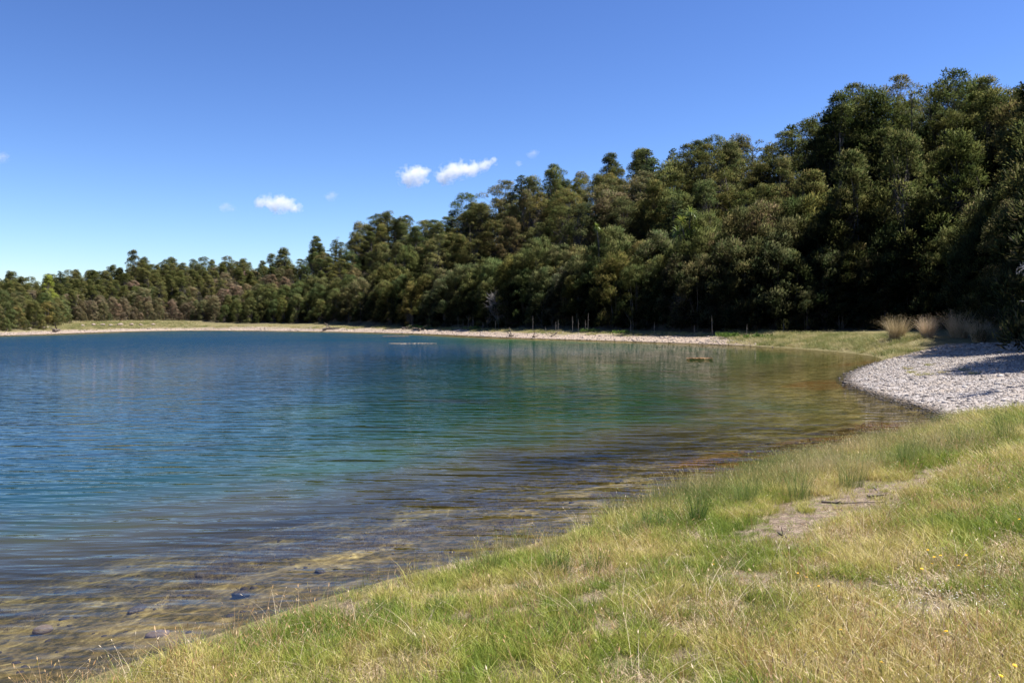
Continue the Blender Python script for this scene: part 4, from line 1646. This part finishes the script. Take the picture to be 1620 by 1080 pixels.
# pale boulders along the left beach
M_BOULD = plain('boulder', (.24, .175, .14), (.36, .29, .25), 2, .9, .4)
for i, (px, py, w_, lab) in enumerate([(66, 520, 1.3, 'pinkish boulder left of the dark conical shrub'),
                                       (73, 519, 1.0, 'pale boulder beside the pinkish boulder'),
                                       (47, 521, 1.1, 'reddish boulder at the far left beach'),
                                       (131, 516, 1.4, 'pale boulder at the left end of the meadow rocks'),
                                       (148, 515, 1.2, 'second pale boulder along the meadow edge'),
                                       (162, 515, 1.4, 'third pale boulder along the meadow edge'),
                                       (174, 515.5, 1.1, 'fourth pale boulder along the meadow edge'),
                                       (190, 515, 1.5, 'fifth pale boulder along the meadow edge'),
                                       (208, 514.5, 1.2, 'sixth pale boulder along the meadow edge'),
                                       (224, 514.5, 1.2, 'boulder at the right end of the meadow rocks'),
                                       (243, 514, 1.1, 'greenish grey boulder beside the last shrubs of the meadow')]):
    x, y, z = ground(px, py)
    me = icostone(500 + i, M_BOULD, 2, .3)
    o = link('boulder', me, None, (x, y, z + .1)); o.scale = (w_ * .45, w_ * .45, w_ * .5); o.rotation_euler = (0, 0, i)
    tag(o, lab, 'boulder', 'boulders along the left beach')


def weed_mat(px0, px1, py, mat, lab, w=.5):
    x0, y0 = on_level(px0, py); x1, y1 = on_level(px1, py)
    cx, cy = (x0 + x1) / 2, (y0 + y1) / 2
    r = np.random.default_rng(px0)
    V = []
    L = (x1 - x0) / 2
    for k in range(900):
        u = r.uniform(-1, 1); v = r.normal(0, .45) * (1 - u * u) ** .5
        if fbm(np.array([u * 3.1 + v]), np.array([v * 3.3 - u]), 1, px0)[0] < .42: continue
        p = np.array([u * L, v * w * L * .5 + .1 * L * math.sin(u * 4), r.uniform(.004, .03)])
        a = r.uniform(0, PI); l = r.uniform(.06, .22)
        d = np.array([math.cos(a), math.sin(a), r.normal(0, .06)]) * l; s_ = np.array([-math.sin(a), math.cos(a), 0]) * .03
        V += [p - d, p - s_, p + d, p + s_ + np.array([0, 0, .02])]
    me = quads_mesh('floating_weed', np.array(V), 4, mat)
    o = link('floating_weed', me, None, (cx, cy, .004))
    tag(o, lab, 'water weed', 'floating weed patches')


M_REDW = leafy('red_weed', [(0, (.18, .09, .035)), (.5, (.34, .18, .08)), (1, (.52, .33, .17))], transl=.1)
weed_mat(616, 690, 543.5, M_THATCH, 'long pale strip of floating weed off the far shore', .35)
weed_mat(604, 646, 532, M_REDW, 'reddish floating weed closest to the far beach', .4)
weed_mat(1088, 1126, 567, M_REDW, 'reddish patch of floating weed in the green water on the right', .9)

# red weed by the shingle point
x, y = rand_pts(1500, 10, 16, 21.5, 27.5)
s = sdist(x, y)
cxy = on_level(1478, 676)
k = (np.hypot((x - cxy[0]) / 2.6, (y - cxy[1]) / 1.5) < .5 + fbm(x, y, .6, 301)) & (s < .5)
x, y, s = x[k], y[k], s[k]
scatter('red_waterside_weed', np.stack([x, y, np.maximum(height(x, y, s), -.03)], -1), rng.uniform(0, 6, len(x)), rng.uniform(.3, .7, len(x)),
        rng.integers(0, 3, len(x)), [blades(16, .08, .04, .14, .012, .6, .7, 2, mat=M_REDW) for _ in range(3)],
        'low reddish weed in the shallows beside the shingle point', 'weeds')

# small yellow green plants on the shingle
for i, (px, py) in enumerate([(1441, 590), (1457, 594), (1472, 593), (1492, 590), (1526, 586), (1470, 578), (1437, 584), (1541, 592)]):
    x, y, z = ground(px, py)
    r = np.random.default_rng(900 + i)
    t = thing('beach_plant', 'small yellow green tuft growing on the shingle, %s' % [
        'left of the middle pair', 'first of the middle pair', 'second of the middle pair', 'right of the middle pair',
        'near the shade, left one', 'highest up the shingle', 'leftmost on the shingle', 'near the shade, right one'][i],
        'plant', (x, y, z), 0, 'small plants on the shingle')
    link('leaves', blades(70, .22, .08, .24, .02, .8, .8, 2, r=r, mat=M_SHOREG), t)

# green herbs at the top of the far beach
for i, (px, py, lab) in enumerate([(655, 518, 'green leafy herbs on the beach top right of the grey shrub'),
                                   (668, 520, 'low green herbs spilling down the beach by the dark stump'),
                                   (753, 521, 'small green herbs right of the cluster of poles'),
                                   (928, 526, 'wide green herb patch below the middle poles'),
                                   (985, 529, 'bright green herb clump in the right half of the beach'),
                                   (1150, 533, 'green herb clump near the pole farthest right in sun'),
                                   (1163, 534, 'second green herb clump near the farthest sunlit pole'),
                                   (1195, 535, 'green herb clump where the pale bank grass begins')]):
    x, y, z = ground(px, py)
    r = np.random.default_rng(950 + i)
    t = thing('herb_clump', lab, 'plant', (x, y, z), 0, 'green herbs at the top of the far beach')
    cs = [(r.normal(0, .8), r.normal(0, .5), .15) for _ in range(9)]
    V, NV = leaf_cloud(cs, [r.uniform(.3, .5) for _ in cs], .8, 60, .2, .4, .09, .5, .5, -.1, r)
    me = quads_mesh('leaves', V, 4, M_HERB if 'M_HERB' in globals() else leafy('herb_leaves', [(0, (.07, .13, .025)), (1, (.18, .26, .06))]))
    link('leaves', me, t)


# ------------------------------------------------------------------ clouds
def cloud_mat(blobs, thick=1.0):
    """a drop-filled volume whose density falls off round the puffs and is torn by noise"""
    m = bpy.data.materials.new('cloud_vapour'); m.use_nodes = True
    t = m.node_tree; t.nodes.clear()
    out = t.nodes.new('ShaderNodeOutputMaterial')
    tc = t.nodes.new('ShaderNodeTexCoord').outputs['Object']
    L = t.links.new

    def M(op, a, b=None, clamp=False):
        n = t.nodes.new('ShaderNodeMath'); n.operation = op; n.use_clamp = clamp
        for i, v in enumerate((a, b)):
            if v is None: continue
            if isinstance(v, bpy.types.NodeSocket): L(v, n.inputs[i])
            else: n.inputs[i].default_value = v
        return n.outputs[0]
    best = None
    for (c, R) in blobs:
        mp = t.nodes.new('ShaderNodeMapping'); mp.vector_type = 'POINT'
        mp.inputs['Scale'].default_value = (1 / (1.25 * R), 1 / R, 1 / (.8 * R))
        mp.inputs['Location'].default_value = (-c.x / (1.25 * R), -c.y / R, -c.z / (.8 * R))
        L(tc, mp.inputs['Vector'])
        ln = t.nodes.new('ShaderNodeVectorMath'); ln.operation = 'LENGTH'
        L(mp.outputs[0], ln.inputs[0])
        v = M('SUBTRACT', 1.0, ln.outputs['Value'])
        best = v if best is None else M('MAXIMUM', best, v)
    nz = t.nodes.new('ShaderNodeTexNoise'); nz.inputs['Scale'].default_value = .035; nz.inputs['Detail'].default_value = 5
    nz.inputs['Roughness'].default_value = .65
    L(tc, nz.inputs['Vector'])
    f = M('ADD', best, M('MULTIPLY', M('SUBTRACT', nz.outputs['Fac'], .5), 3.2))
    d = M('MULTIPLY', M('SUBTRACT', f, .10), .05 * thick)
    d = M('MINIMUM', M('MAXIMUM', d, 0.0), .035 * thick)
    pv = t.nodes.new('ShaderNodeVolumePrincipled')
    pv.inputs['Color'].default_value = (1, 1, 1, 1)
    pv.inputs['Anisotropy'].default_value = .25
    L(d, pv.inputs['Density'])
    L(pv.outputs[0], out.inputs['Volume'])
    return m


SC.cycles.volume_bounces = 5
SC.cycles.max_bounces = 8
SC.cycles.volume_step_rate = 1.0


def cloud(lab, blobs, thick=1.0, Y=3000):
    """blobs: (px, py, r in px) turned into real puffs some kilometres off"""
    import bmesh
    c0 = at_depth(blobs[0][0], blobs[0][1], Y)
    B = [(at_depth(px, py, Y) - c0, rp * 1.3 / F * Y) for px, py, rp in blobs]
    bm = bmesh.new()
    for c, R in B:
        m = Matrix.Translation(c) @ Matrix.Diagonal((R * 1.45, R * 1.2, R * 1.0, 1))
        bmesh.ops.create_icosphere(bm, subdivisions=2, radius=1, matrix=m)
    me = bpy.data.meshes.new('cloud')
    bm.to_mesh(me); bm.free()
    tmp = bpy.data.objects.new('cloud_tmp', me); COL.objects.link(tmp)
    rm = tmp.modifiers.new('r', 'REMESH'); rm.mode = 'VOXEL'; rm.voxel_size = 5
    dg = bpy.context.evaluated_depsgraph_get()
    me = bpy.data.meshes.new_from_object(tmp.evaluated_get(dg))
    bpy.data.objects.remove(tmp)
    me.name = 'cloud'
    me.materials.clear()
    me.materials.append(cloud_mat(B, thick))
    o = link('cloud', me, None, c0)
    tag(o, lab, 'cloud', 'small white clouds')


cloud('larger white cloud with a tail rising to the right', [(708, 276, 14), (700, 284, 9), (722, 268, 15), (738, 268, 14), (752, 266, 11), (764, 264, 10), (774, 258, 8), (782, 252, 5)])
cloud('small round white cloud just left of the larger one', [(654, 277, 16), (645, 286, 10), (664, 272, 11), (662, 286, 10)])
cloud('flat white cloud lowest on the left', [(440, 322, 15), (425, 320, 12), (412, 323, 8), (455, 326, 12), (466, 328, 9)])
cloud('faint wisp left of the flat low cloud', [(356, 327, 8), (364, 330, 6)], .3)
cloud('faint wisp between the flat cloud and the round one', [(524, 310, 8)], .3)
cloud('tiny faint cloud at the left edge of the sky', [(2, 249, 9)], .3)
cloud('tiny faint cloud near the ridge right of the larger cloud', [(843, 243, 7), (822, 258, 5)], .3)
print('objects', len(bpy.data.objects))


# ------------------------------------------------------------------ stones one can pick out on the lake bed
for i, (px, py, w_, lab) in enumerate([(381, 902, .15, 'dark flat stone under water nearest the left grass edge'),
                                       (214, 898, .14, 'dark stone under water straight left of the flat one'),
                                       (318, 846, .12, 'grey stone under water above the two dark ones'),
                                       (66, 930, .14, 'small brown stone under water at the left edge'),
                                       (505, 862, .11, 'brown stone under water right of the dark ones'),
                                       (250, 968, .12, 'small pale stone in the shallows close to the grass')]):
    x, y = on_level(px, py + 25)
    z = H1(x, y)
    me = icostone(700 + i, M_DRIFT if 'dark' in lab else M_BOULD, 2, .3)
    o = link('lake_stone', me, None, (x, y, min(z + w_ * .15, -w_ * .5))); o.scale = (w_, w_ * .8, w_ * .7); o.rotation_euler = (0, 0, i * 1.3)
    tag(o, lab, 'stone', 'stones on the lake bed')
